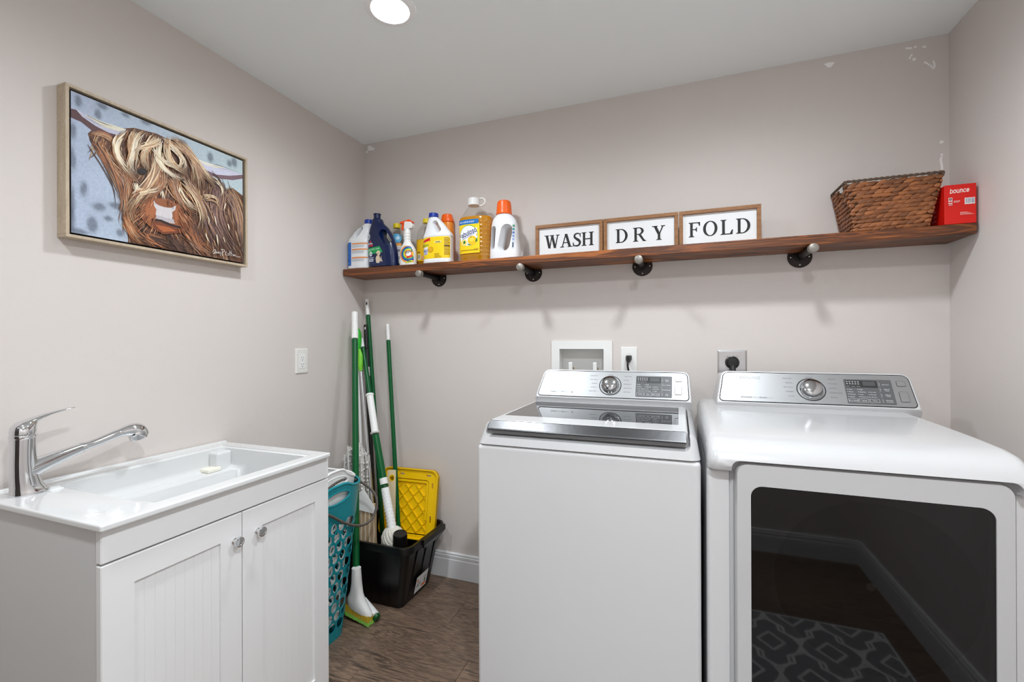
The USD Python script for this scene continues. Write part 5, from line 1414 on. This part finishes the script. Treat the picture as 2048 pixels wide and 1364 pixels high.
# ---- laundry baskets, one nested in the other ---------------------------------------
def hamper(t, x0, x1, y0, y1, zb, zt, flare, mat, holes, dip=0.0, thick=0.0028, bump_=0.03):
    """perforated tapered basket: wall panels cut in (perimeter, height) space and wrapped round"""
    q0 = rrect(x0, x1, y0, y1, 0.06, 10).exterior
    Lp = q0.length

    def wrap(s, h, off):
        out_ = np.zeros((len(s), 3))
        for i in range(len(s)):
            p = q0.interpolate(s[i] % Lp)
            p2, p3 = q0.interpolate((s[i] + 0.004) % Lp), q0.interpolate((s[i] - 0.004) % Lp)
            d = np.array([p2.x - p3.x, p2.y - p3.y]); d /= np.linalg.norm(d) + 1e-12
            n_ = np.array([d[1], -d[0]]) * sgn
            cxy = np.array([(x0 + x1) / 2, (y0 + y1) / 2])
            f = flare * h[i] / (zt - zb)
            v = np.array([p.x, p.y])
            r_ = v + np.array([n_[0], max(n_[1], 0.0)]) * f + n_ * off[i]
            out_[i] = (r_[0], r_[1], zb + h[i])
        return out_
    p = q0.interpolate(0.001); pa, pb = q0.interpolate(0.003), q0.interpolate(0)
    d = np.array([pa.x - pb.x, pa.y - pb.y]); nn = np.array([d[1], -d[0]])
    sgn = 1.0 if nn @ (np.array([p.x, p.y]) - np.array([(x0 + x1) / 2, (y0 + y1) / 2])) > 0 else -1.0
    H = zt - zb
    # where the +x side's middle lies along the perimeter
    sm = q0.project(Point(x1, (y0 + y1) / 2)); so_ = q0.project(Point(x0, (y0 + y1) / 2))
    def rimh(s):
        b = 0.0
        for c in (sm, so_):
            dd = (s - c + Lp / 2) % Lp - Lp / 2
            b += bump_ * np.exp(-(dd / 0.085) ** 4)
        return H - bump_ + b
    N = 220
    ss = np.linspace(0, Lp, N)
    sheet = Polygon([(s, 0) for s in ss] + [(s, rimh(s)) for s in ss[::-1]])
    cuts = []
    for c in (sm, so_):
        cuts.append(affinity.rotate(affinity.scale(Point(c, H - 0.052).buffer(1, quad_segs=10), 0.075, 0.026), 0))
    rows = holes
    dz_ = (H - 0.20) / rows
    cols = int(Lp / 0.043)
    for r_ in range(rows):
        for k in range(cols):
            s = (k + 0.5 * (r_ % 2)) * Lp / cols
            cuts.append(affinity.rotate(affinity.scale(Point(s, 0.065 + r_ * dz_).buffer(1, quad_segs=5), 0.0178, dz_ * 0.50), -14))
    sheet = sheet.difference(unary_union(cuts))
    strips = np.linspace(0, Lp, 73)
    V, F, n = [], [], 0
    for a, b in zip(strips[:-1], strips[1:]):
        g_ = sheet.intersection(sbox(a, -1, b, 2))
        for p_ in (g_.geoms if hasattr(g_, 'geoms') else [g_]):
            if p_.geom_type == 'Polygon' and p_.area > 1e-9:
                m_ = trimesh.creation.extrude_polygon(p_, thick)
                keep = np.ones(len(m_.faces), bool)
                tc_ = m_.triangles_center
                side = np.abs(m_.face_normals[:, 2]) < 0.5
                keep &= ~(side & ((np.abs(tc_[:, 0] - a) < 1e-7) | (np.abs(tc_[:, 0] - b) < 1e-7)))
                V.append(m_.vertices); F.append(m_.faces[keep] + n); n += len(m_.vertices)
    V, F = np.vstack(V), np.vstack(F)
    W_ = wrap(V[:, 0], V[:, 1], V[:, 2])
    mm = trimesh.Trimesh(W_, F, process=False); mm.merge_vertices(digits_vertex=7)
    t.part('perforated_wall', mm, mat, smooth=32)
    rimp = wrap(ss[:-1], np.array([rimh(s) for s in ss[:-1]]), np.full(N - 1, thick / 2))
    rimp = np.vstack([rimp, rimp[:1]])
    t.part('rim', tube(rimp, 0.0055, 8), mat, smooth=True)
    hs = []
    for c in (sm, so_):
        a = np.linspace(0, 2 * np.pi, 40)
        hs.append(tube(wrap(c + 0.075 * np.cos(a), H - 0.052 + 0.026 * np.sin(a), np.full(40, thick / 2)), 0.0045, 8))
    for h_ in hs:
        t.part('handle', h_, mat, smooth=True)
    t.part('base', ext(Polygon(q0).buffer(0.001), 0.004).apply_translation((0, 0, zb)), mat)


teal = Thing('laundry_basket', 'teal perforated plastic laundry basket behind the sink cabinet', 'laundry basket', (0.22, -0.69, 0))
hamper(teal, 0.075, 0.345, -0.845, -0.555, 0.0006, 0.690, 0.080, 'teal_plastic', 11)
whb = Thing('laundry_basket', 'white plastic laundry basket nested inside the teal one', 'laundry basket', (0.21, -0.69, 0.06))
hamper(whb, 0.086, 0.334, -0.834, -0.566, 0.060, 0.748, 0.078, 'plastic_white', 10, bump_=0.065)

lc = Thing('braided_cord', 'grey braided cord looping out of the teal basket', 'cord', (0.40, -0.5, 0.5))
cpts = spline([(0.432, -0.80, 0.615), (0.430, -0.74, 0.580), (0.424, -0.67, 0.530), (0.418, -0.60, 0.490), (0.416, -0.535, 0.466), (0.418, -0.487, 0.468), (0.424, -0.452, 0.510), (0.412, -0.448, 0.575), (0.378, -0.468, 0.620), (0.350, -0.497, 0.648), (0.325, -0.540, 0.662), (0.295, -0.600, 0.640), (0.26, -0.66, 0.58)], 150)
tg_ = np.gradient(cpts, axis=0); tg_ /= np.linalg.norm(tg_, axis=1, keepdims=True)
na = np.cross(tg_, (0.3, 0.9, 0.2)); na /= np.linalg.norm(na, axis=1, keepdims=True); nb_ = np.cross(tg_, na)
ph = np.linspace(0, 2 * np.pi * 28, 150)
for o in (0, 2.094, 4.189):
    lc.part('strand', tube(cpts + 0.0032 * (np.cos(ph + o)[:, None] * na + np.sin(ph + o)[:, None] * nb_), 0.0034, 7), 'braid_gray', smooth=True)

# ---- rug behind the camera side, seen in the dryer door -----------------------------
rg = Thing('rug', 'dark grey rug with pale trellis pattern on the floor in front of the dryer', 'rug', (1.86, -1.42, 0))
rx0, rx1, ry0, ry1 = 1.10, 2.565, -1.90, -0.98
rg.part('pile', cbox(rx0, rx1, ry0, ry1, 0.0004, 0.007, 0.002), 'rug_dark')
tr = []
for i in range(8):
    for j in range(6):
        cx, cy = rx0 + 0.02 + i * 0.217 + (0.1085 if j % 2 else 0), ry0 + 0.02 + j * 0.203
        dm_ = Polygon([(cx - .05, cy), (cx, cy - .06), (cx + .05, cy), (cx, cy + .06)])
        tr.append(dm_.buffer(0.006).difference(dm_.buffer(-0.005)))
        for sx in (-1, 1):
            for sy in (-1, 1):
                tr.append(LineString([(cx + sx * .1085, cy), (cx + sx * .092, cy + sy * .042), (cx + sx * .063, cy + sy * .077), (cx + sx * .063, cy + sy * .119), (cx + sx * .0, cy + sy * .161), (cx, cy + sy * .203)]).buffer(0.0055))
tr = unary_union(tr).intersection(sbox(rx0 + .012, ry0 + .012, rx1 - .012, ry1 - .012))
b2 = sbox(rx0 + .006, ry0 + .006, rx1 - .006, ry1 - .006)
rg.part('trellis', ext(unary_union([tr, b2.difference(b2.buffer(-0.008))]), 0.0015).apply_translation((0, 0, 0.0068)), 'rug_pale')

# ---- the framed cow painting on the left wall ---------------------------------------
COW_POLYS = [((100,66,48),[(0.077,0.263),(0.095,0.229),(0.139,0.216),(0.2,0.206),(0.231,0.138),(0.297,0.094),(0.366,0.08),(0.42,0.069),(0.476,0.078),(0.535,0.059),(0.586,0.089),(0.638,0.119),(0.682,0.17),(0.715,0.244),(0.796,0.268),(0.837,0.312),(0.849,0.353),(0.919,0.302),(0.998,0.343),(1.0,1.008),(0.268,0.998),(0.261,0.905),(0.245,0.809),(0.241,0.71),(0.23,0.602),(0.206,0.5),(0.168,0.419),(0.138,0.385),(0.109,0.34),(0.088,0.316)]),((92,62,66),[(-0.002,0.132),(0.026,0.126),(0.081,0.155),(0.139,0.192),(0.2,0.2),(0.215,0.21),(0.154,0.226),(0.095,0.229),(0.046,0.194),(-0.002,0.189)]),((196,196,214),[(0.026,0.12),(0.081,0.143),(0.139,0.15),(0.2,0.142),(0.252,0.13),(0.227,0.191),(0.169,0.199),(0.11,0.185),(0.053,0.155)]),((232,226,206),[(0.067,0.134),(0.139,0.141),(0.208,0.133),(0.252,0.13),(0.216,0.16),(0.147,0.17)]),((206,206,226),[(0.676,0.151),(0.749,0.153),(0.857,0.14),(0.946,0.139),(1.007,0.14),(1.007,0.152),(0.92,0.19),(0.796,0.23),(0.703,0.219)]),((122,96,104),[(0.715,0.221),(0.796,0.23),(0.894,0.197),(1.007,0.14),(1.007,0.171),(0.919,0.22),(0.832,0.248),(0.749,0.251)]),((232,228,214),[(0.676,0.151),(0.749,0.15),(0.857,0.135),(0.796,0.164),(0.715,0.172)]),((58,36,26),[(0.138,0.361),(0.199,0.28),(0.231,0.364),(0.262,0.5),(0.214,0.521),(0.176,0.44)]),((50,34,30),[(0.345,0.816),(0.38,0.845),(0.453,0.878),(0.531,0.844),(0.592,0.784),(0.582,0.887),(0.472,1.01),(0.293,0.985),(0.285,0.873)]),((70,46,38),[(0.604,0.552),(0.726,0.298),(0.831,0.361),(0.793,0.635),(1.001,0.862),(1.0,1.008),(0.733,0.998),(0.624,0.833)]),((150,90,56),[(0.32,0.695),(0.381,0.614),(0.474,0.579),(0.552,0.613),(0.585,0.701),(0.597,0.783),(0.531,0.846),(0.453,0.878),(0.38,0.845),(0.332,0.794)]),((172,104,64),[(0.337,0.689),(0.386,0.625),(0.408,0.704),(0.408,0.771),(0.363,0.785)]),((168,100,62),[(0.517,0.639),(0.562,0.652),(0.577,0.732),(0.522,0.763)]),((120,62,36),[(0.389,0.79),(0.512,0.787),(0.582,0.78),(0.551,0.838),(0.453,0.876),(0.398,0.847)]),((178,98,54),[(0.407,0.817),(0.482,0.816),(0.521,0.832),(0.444,0.861)]),((212,206,208),[(0.396,0.628),(0.404,0.645),(0.427,0.655),(0.459,0.657),(0.493,0.65),(0.522,0.621),(0.518,0.653),(0.498,0.682),(0.502,0.713),(0.498,0.734),(0.516,0.77),(0.483,0.775),(0.473,0.764),(0.449,0.774),(0.426,0.76),(0.397,0.765),(0.406,0.738),(0.412,0.692),(0.399,0.667)]),((188,182,188),[(0.408,0.737),(0.459,0.741),(0.507,0.74),(0.514,0.768),(0.454,0.772),(0.399,0.76)]),((46,28,24),[(0.385,0.775),(0.435,0.766),(0.492,0.783),(0.557,0.788),(0.556,0.8),(0.487,0.798),(0.431,0.782),(0.385,0.788)]),((30,22,24),[(0.306,0.425),(0.325,0.397),(0.349,0.389),(0.359,0.403),(0.349,0.426),(0.325,0.444)]),((30,22,24),[(0.559,0.385),(0.59,0.365),(0.61,0.406),(0.584,0.424)])]
COW_HAIR = [([(158,100,64),(80,54,42),(182,142,106)],4.25,39,16,[(0.109,0.281),(0.138,0.361),(0.176,0.44),(0.214,0.546),(0.237,0.636),(0.249,0.757)]),([(158,100,64),(182,142,106),(150,116,96)],3.4,27,10,[(0.088,0.257),(0.139,0.228),(0.184,0.252),(0.168,0.334)]),([(80,54,42),(158,100,64)],3.4,21,10,[(0.088,0.305),(0.124,0.357),(0.146,0.418),(0.175,0.489)]),([(158,100,64),(80,54,42),(182,142,106),(150,116,96)],4.25,51,20,[(0.215,0.347),(0.246,0.495),(0.262,0.652),(0.249,0.808),(0.273,0.927)]),([(158,100,64),(182,142,106),(80,54,42)],4.25,39,18,[(0.295,0.511),(0.27,0.649),(0.286,0.77),(0.336,0.858)]),([(150,116,96),(182,142,106),(158,100,64)],4.25,36,22,[(0.184,0.289),(0.215,0.397),(0.262,0.462),(0.312,0.517)]),([(80,54,42),(150,116,96),(110,84,84)],5.1,69,34,[(0.726,0.283),(0.819,0.366),(0.794,0.559),(0.853,0.771),(0.967,0.95)]),([(150,116,96),(120,96,92),(182,142,106)],5.1,51,30,[(0.868,0.346),(0.944,0.459),(0.982,0.656),(0.997,0.863)]),([(80,54,42),(104,80,84),(150,116,96)],5.1,51,28,[(0.736,0.429),(0.713,0.586),(0.769,0.764),(0.828,0.932)]),([(158,100,64),(150,116,96),(80,54,42)],4.25,45,26,[(0.572,0.818),(0.634,0.873),(0.699,0.931),(0.791,0.986)]),([(158,100,64),(80,54,42),(120,76,56)],4.25,39,26,[(0.614,0.634),(0.624,0.746),(0.667,0.851),(0.733,0.938)]),([(80,54,42),(64,42,36),(158,100,64)],5.1,39,26,[(0.319,0.863),(0.362,0.929),(0.416,0.955),(0.472,0.996)]),([(80,54,42),(64,42,36)],4.25,27,22,[(0.472,0.887),(0.511,0.932),(0.55,0.979),(0.602,1.01)]),([(158,100,64),(182,142,106)],3.4,33,16,[(0.245,0.784),(0.261,0.867),(0.293,0.934),(0.336,0.975)]),([(182,142,106),(218,196,164),(150,116,96)],4.25,45,22,[(0.41,0.195),(0.41,0.356),(0.364,0.508),(0.295,0.665),(0.278,0.748)]),([(182,142,106),(150,116,96),(158,100,64)],4.25,39,20,[(0.475,0.38),(0.523,0.47),(0.563,0.567),(0.679,0.613)]),([(150,116,96),(182,142,106),(218,196,164)],4.25,39,18,[(0.564,0.369),(0.636,0.468),(0.69,0.594),(0.678,0.745)]),([(182,142,106),(158,100,64),(150,116,96)],4.25,33,16,[(0.437,0.343),(0.437,0.478),(0.382,0.567),(0.355,0.643)]),([(182,142,106),(218,196,164),(150,116,96)],4.25,39,18,[(0.496,0.081),(0.596,0.126),(0.659,0.24),(0.68,0.421)]),([(150,116,96),(182,142,106),(218,196,164)],4.25,30,14,[(0.535,0.073),(0.628,0.139),(0.703,0.249),(0.795,0.329)]),([(218,196,164),(182,142,106),(236,222,198)],4.25,33,13,[(0.247,0.154),(0.207,0.239),(0.199,0.33),(0.23,0.414),(0.287,0.464)]),([(218,196,164),(182,142,106)],4.25,30,13,[(0.289,0.118),(0.272,0.217),(0.288,0.31),(0.321,0.384)]),([(218,196,164),(236,222,198),(182,142,106)],4.25,30,12,[(0.348,0.083),(0.297,0.203),(0.279,0.314),(0.267,0.409),(0.312,0.459)]),([(218,196,164),(182,142,106),(236,222,198)],4.25,30,12,[(0.411,0.087),(0.365,0.192),(0.339,0.31),(0.382,0.368)]),([(236,222,198),(218,196,164)],4.25,30,11,[(0.439,0.085),(0.419,0.217),(0.437,0.316),(0.504,0.367),(0.574,0.364)]),([(218,196,164),(236,222,198),(182,142,106)],4.25,30,12,[(0.457,0.088),(0.525,0.149),(0.565,0.213),(0.534,0.305)]),([(218,196,164),(182,142,106)],4.25,27,12,[(0.476,0.085),(0.476,0.215),(0.524,0.289),(0.595,0.298)]),([(218,196,164),(182,142,106),(236,222,198)],3.4,24,12,[(0.438,0.099),(0.383,0.182),(0.322,0.241),(0.304,0.327)]),([(218,196,164),(236,222,198)],3.4,15,9,[(0.383,0.182),(0.428,0.266),(0.485,0.293),(0.554,0.274)]),([(236,222,198),(218,196,164)],3.4,13,10,[(0.295,0.511),(0.312,0.569),(0.382,0.554),(0.455,0.47)]),([(218,196,164),(182,142,106)],3.4,15,10,[(0.278,0.659),(0.312,0.594),(0.346,0.568),(0.382,0.488)]),([(236,222,198),(218,196,164)],2.55,8,12,[(0.533,0.438),(0.553,0.514),(0.614,0.591),(0.701,0.612)]),([(236,222,198),(218,196,164)],2.55,8,10,[(0.76,0.299),(0.819,0.319),(0.837,0.389),(0.783,0.441)]),([(218,196,164),(182,142,106)],2.55,15,14,[(0.702,0.486),(0.736,0.459),(0.794,0.467),(0.794,0.574)]),([(236,222,198)],5.95,1,0,[(0.724,0.635),(0.735,0.668),(0.725,0.716)]),([(236,222,198)],5.95,1,0,[(0.775,0.618),(0.781,0.654),(0.788,0.713)]),([(236,222,198)],5.1,1,0,[(0.857,0.467),(0.848,0.509),(0.836,0.552)]),([(236,222,198)],5.1,1,0,[(0.869,0.658),(0.878,0.689),(0.881,0.725)]),([(236,222,198)],6.8,1,0,[(0.711,0.794),(0.722,0.836),(0.743,0.876)]),([(236,222,198)],6.8,1,0,[(0.789,0.781),(0.794,0.833),(0.801,0.892)]),([(236,222,198)],4.25,1,0,[(0.838,0.791),(0.846,0.827),(0.855,0.849)]),([(236,222,198)],4.25,3,6,[(0.538,0.429),(0.545,0.475),(0.555,0.514)]),([(236,222,198)],3.4,3,8,[(0.436,0.526),(0.441,0.558),(0.45,0.601)]),([(236,222,198)],3.4,4,10,[(0.308,0.532),(0.295,0.575),(0.278,0.608)]),([(40,40,48)],1.7,2,2,[(0.026,0.126),(0.081,0.146),(0.139,0.156),(0.216,0.141)]),([(60,60,68)],1.7,2,2,[(0.726,0.152),(0.845,0.138),(0.999,0.139)])]
COW_SIGN = [[(0.759,0.955),(0.766,0.931),(0.78,0.924),(0.774,0.952),(0.762,0.966),(0.78,0.958),(0.784,0.934),(0.787,0.959)],[(0.791,0.958),(0.794,0.94),(0.8,0.957),(0.803,0.937),(0.809,0.958)],[(0.813,0.935),(0.818,0.953),(0.825,0.933),(0.813,0.974)],[(0.827,0.971),(0.83,0.909)],[(0.818,0.916),(0.84,0.908),(0.846,0.922),(0.83,0.939)],[(0.862,0.925),(0.852,0.935),(0.849,0.955),(0.862,0.959)],[(0.867,0.942),(0.872,0.935),(0.877,0.943),(0.872,0.957),(0.867,0.949)],[(0.885,0.907),(0.884,0.957)],[(0.895,0.908),(0.894,0.958)],[(0.879,0.93),(0.902,0.928)],[(0.905,0.934),(0.91,0.955),(0.915,0.935),(0.92,0.953),(0.925,0.936),(0.933,0.954),(0.967,0.95)]]
COW_SMUDGE = [((0.033,0.058),0.009,0.026),((0.121,0.095),0.009,0.022),((0.252,0.019),0.011,0.01),((0.055,0.672),0.01,0.034),((0.122,0.776),0.019,0.019),((0.205,0.735),0.021,0.015),((0.093,0.916),0.014,0.033),((0.03,0.983),0.027,0.012),((0.224,0.937),0.011,0.017),((0.756,0.089),0.012,0.025),((0.934,0.048),0.013,0.025),((0.009,0.279),0.009,0.035),((0.006,0.486),0.009,0.05),((0.005,0.771),0.007,0.068),((0.004,0.92),0.007,0.069),((0.166,0.846),0.012,0.01),((0.14,0.023),0.015,0.01),((0.357,0.012),0.017,0.01),((0.895,0.075),0.01,0.019),((0.576,0.051),0.016,0.011)]
PY0, PY1, PZ0, PZ1 = -1.392, -0.7976, 1.5944, 2.0496
pf = Thing('framed_painting', 'framed canvas painting of a shaggy brown horned cow on the left wall', 'painting', (0, (PY0 + PY1) / 2, PZ0))
fw, fdp = 0.009, 0.045
for a, b, c, d in ((PY0, PY1, PZ1 - fw, PZ1), (PY0, PY1, PZ0, PZ0 + fw)):
    pf.part('frame_rail', cbox(0.0005, fdp, a, b, c, d, 0.0006), 'float_frame')
for a, b in ((PY0, PY0 + fw), (PY1 - fw, PY1)):
    pf.part('frame_rail', cbox(0.0005, fdp, a, b, PZ0 + fw, PZ1 - fw, 0.0006), 'float_frame')
pf.part('backing', box(0.0008, 0.012, PY0 + fw, PY1 - fw, PZ0 + fw, PZ1 - fw), 'canvas_edge')
cy0, cy1, cz0, cz1 = PY0 + fw + 0.006, PY1 - fw - 0.006, PZ0 + fw + 0.006, PZ1 - fw - 0.006
CWd, CHt = cy1 - cy0, cz1 - cz0
cx_ = 0.037
canvas = pf.part('canvas', cbox(0.0122, cx_, cy0, cy1, cz0, cz1, 0.0015), 'canvas_edge')
SV, SF, SC, sn = [], [], [], 0


def dab(v2, f, rgb, level):
    """flat patch of paint; v2 in canvas units (0..1, v down)"""
    global sn
    v2 = np.asarray(v2, float)
    SV.append(np.stack([np.full(len(v2), cx_ + 0.0001 + level), cy0 + np.clip(v2[:, 0], 0.002, 0.998) * CWd, cz1 - np.clip(v2[:, 1], 0.002, 0.998) * CHt], 1))
    SF.append(np.asarray(f) + sn); sn += len(v2)
    SC.append(np.tile(rgb, (len(v2), 1)) if np.ndim(rgb) == 1 else rgb)


# ground coat: pale blue with scuffs
gx, gy = np.meshgrid(np.linspace(0, 1, 110), np.linspace(0, 1, 84))
g2 = np.stack([gx.ravel(), gy.ravel()], 1)
q3 = np.stack([g2[:, 0] * 7, g2[:, 1] * 5, np.zeros(len(g2))], 1)
nz = meshkit.fbm(q3 * 1.0)
nz2 = meshkit.fbm(q3 * 4.0 + 9.0)
colA, colB = np.array(lin((166, 178, 200))), np.array(lin((182, 198, 204)))
col = colA + (colB - colA) * np.clip(g2[:, :1] * 1.1, 0, 1)
col = col * (1 + 0.16 * nz[:, None])
for (c_, a_, b_) in COW_SMUDGE:
    d_ = ((g2[:, 0] - c_[0]) / max(a_, 0.008)) ** 2 + ((g2[:, 1] - c_[1]) / max(b_, 0.012)) ** 2
    k_ = np.clip(np.exp(-0.6 * d_) * (0.30 + 2.6 * nz2), 0, 0.72)[:, None]
    col = col * (1 - k_) + np.array(lin((84, 92, 108))) * k_
ii, jj = np.meshgrid(np.arange(83), np.arange(109), indexing='ij')
k0 = (ii * 110 + jj).ravel()
dab(g2, np.vstack([np.stack([k0, k0 + 110, k0 + 111], 1), np.stack([k0, k0 + 111, k0 + 1], 1)]), col, 0.0)
lev = 0.00006
for rgb, pts_ in COW_POLYS[:7]:
    v, f = trimesh.creation.triangulate_polygon(Polygon(pts_).buffer(0.003).buffer(0), engine='earcut')
    dab(np.array(v)[:, :2], f, lin(rgb), lev); lev += 0.00003
pr = random.Random(11)


def stroke(pts_, w, rgb, level, rough=1.0):
    p = spline(pts_, 14) if len(pts_) > 2 else np.linspace(pts_[0], pts_[1], 14)
    t_ = np.gradient(p * [CWd, CHt], axis=0); t_ /= np.linalg.norm(t_, axis=1, keepdims=True) + 1e-9
    n_ = np.stack([-t_[:, 1] / CWd, t_[:, 0] / CHt], 1)
    s = np.linspace(0, 1, 14)
    ww = w * np.minimum(1, np.minimum(s * 6 + 0.35, (1 - s) * 2.2 + 0.06))
    v = np.vstack([p + n_ * ww[:, None], p - n_ * ww[:, None]])
    k = np.arange(13)
    f = np.vstack([np.stack([k, k + 1, k + 15], 1), np.stack([k, k + 15, k + 14], 1)])
    sh = np.clip(0.80 + 0.35 * np.sin(np.pi * s * 1.2), 0, 1.2)
    c = np.array(rgb)[None] * np.concatenate([sh, sh])[:, None]
    dab(v, f, np.clip(c, 0, 1), level)


def hair(entry, level):
    cols, w, n, jit, pts_ = entry
    base = np.array(pts_)
    for i in range(n):
        if n == 1:
            p = base
        else:
            a = np.array([pr.gauss(0, jit), pr.gauss(0, jit)]) * np.array([0.00095, 0.0013])
            b = np.array([pr.gauss(0, jit), pr.gauss(0, jit)]) * np.array([0.0011, 0.0015])
            s = np.linspace(0, 1, len(base))[:, None]
            k0_ = pr.uniform(0, 0.25); k1 = pr.uniform(0.75, 1.0)
            p = base + a * (1 - s) + b * s
            q = CubicSpline(np.linspace(0, 1, len(p)), p)(np.linspace(k0_, k1, 6))
            p = q
        c = np.array(lin(cols[pr.randrange(len(cols))])) * pr.uniform(0.75, 1.25)
        stroke(p, w * pr.uniform(0.55, 1.1) * 0.00042 * (1.0 if n > 1 else 1.1), c, level + i * 4e-6)
    return level + n * 4e-6


cow = Polygon(COW_POLYS[0][1]).buffer(0)
FUR = [(132, 92, 66), (98, 66, 50), (156, 110, 78), (84, 60, 52), (122, 98, 88), (176, 134, 98), (70, 50, 44), (196, 158, 120)]
for i in range(900):                                    # fur all over, combed down and outwards
    u, v_ = pr.uniform(0.08, 1.0), pr.uniform(0.06, 1.0)
    if not cow.contains(Point(u, v_)):
        continue
    sl_ = (u - 0.56) * 0.55 + (0.10 if u > 0.8 else 0.0) + pr.uniform(-0.10, 0.10)
    L_ = pr.uniform(0.07, 0.16)
    p_ = [(u, v_), (u + sl_ * L_ * 0.4 + pr.uniform(-.006, .006), v_ + L_ * 0.5), (u + sl_ * L_ + pr.uniform(-.01, .01), v_ + L_)]
    c = np.array(lin(FUR[pr.randrange(len(FUR))])) * pr.uniform(0.7, 1.25)
    if u > 0.78 or v_ > 0.85:
        c = c * np.array((0.72, 0.74, 0.84))
    stroke(p_, pr.uniform(0.0012, 0.0026), c, lev); lev += 2e-6
for e_ in COW_HAIR[:20]:
    lev = hair(e_, lev + 2e-5)
for rgb, pts_ in COW_POLYS[7:]:
    if rgb in ((58, 36, 26), (50, 34, 30), (70, 46, 38)):
        continue
    v, f = trimesh.creation.triangulate_polygon(Polygon(pts_).buffer(0.002).buffer(0), engine='earcut')
    dab(np.array(v)[:, :2], f, lin(rgb), lev); lev += 0.00003
for e_ in COW_HAIR[11:]:
    lev = hair(e_, lev + 1e-5)
for i in range(170):                                     # short fur on the muzzle, round the nose patch
    u, v_ = pr.uniform(0.30, 0.60), pr.uniform(0.58, 0.86)
    if 0.405 < u < 0.53 and 0.60 < v_ < 0.84:
        continue
    c = np.array(lin(((170, 106, 68), (140, 84, 54), (200, 142, 104), (110, 66, 46))[pr.randrange(4)]))
    stroke([(u, v_), (u + (u - 0.46) * 0.12, v_ + 0.025), (u + (u - 0.46) * 0.26, v_ + 0.06)], pr.uniform(0.0008, 0.0016), c, lev); lev += 2e-6
for p_ in COW_SIGN:
    for a_, b_ in zip(p_[:-1], p_[1:]):
        d_ = np.array(b_) - np.array(a_); L_ = np.hypot(d_[0] * CWd, d_[1] * CHt) + 1e-9
        n_ = np.array([-d_[1] * CHt / L_ / CWd, d_[0] * CWd / L_ / CHt]) * 0.0008
        dab([np.array(a_) + n_, np.array(b_) + n_, np.array(b_) - n_, np.array(a_) - n_], [[0, 1, 2], [0, 2, 3]], lin((226, 220, 212)), lev)
sm_ = trimesh.Trimesh(np.vstack(SV), np.vstack(SF), process=False)
fl_ = np.cross(sm_.vertices[sm_.faces[:, 1]] - sm_.vertices[sm_.faces[:, 0]], sm_.vertices[sm_.faces[:, 2]] - sm_.vertices[sm_.faces[:, 0]])[:, 0] < 0
sm_.faces[fl_] = sm_.faces[fl_][:, ::-1]
pf.part('painted_picture', sm_, 'paint_strokes', parent=canvas, colors=np.vstack(SC), label='painted highland cow on pale blue')
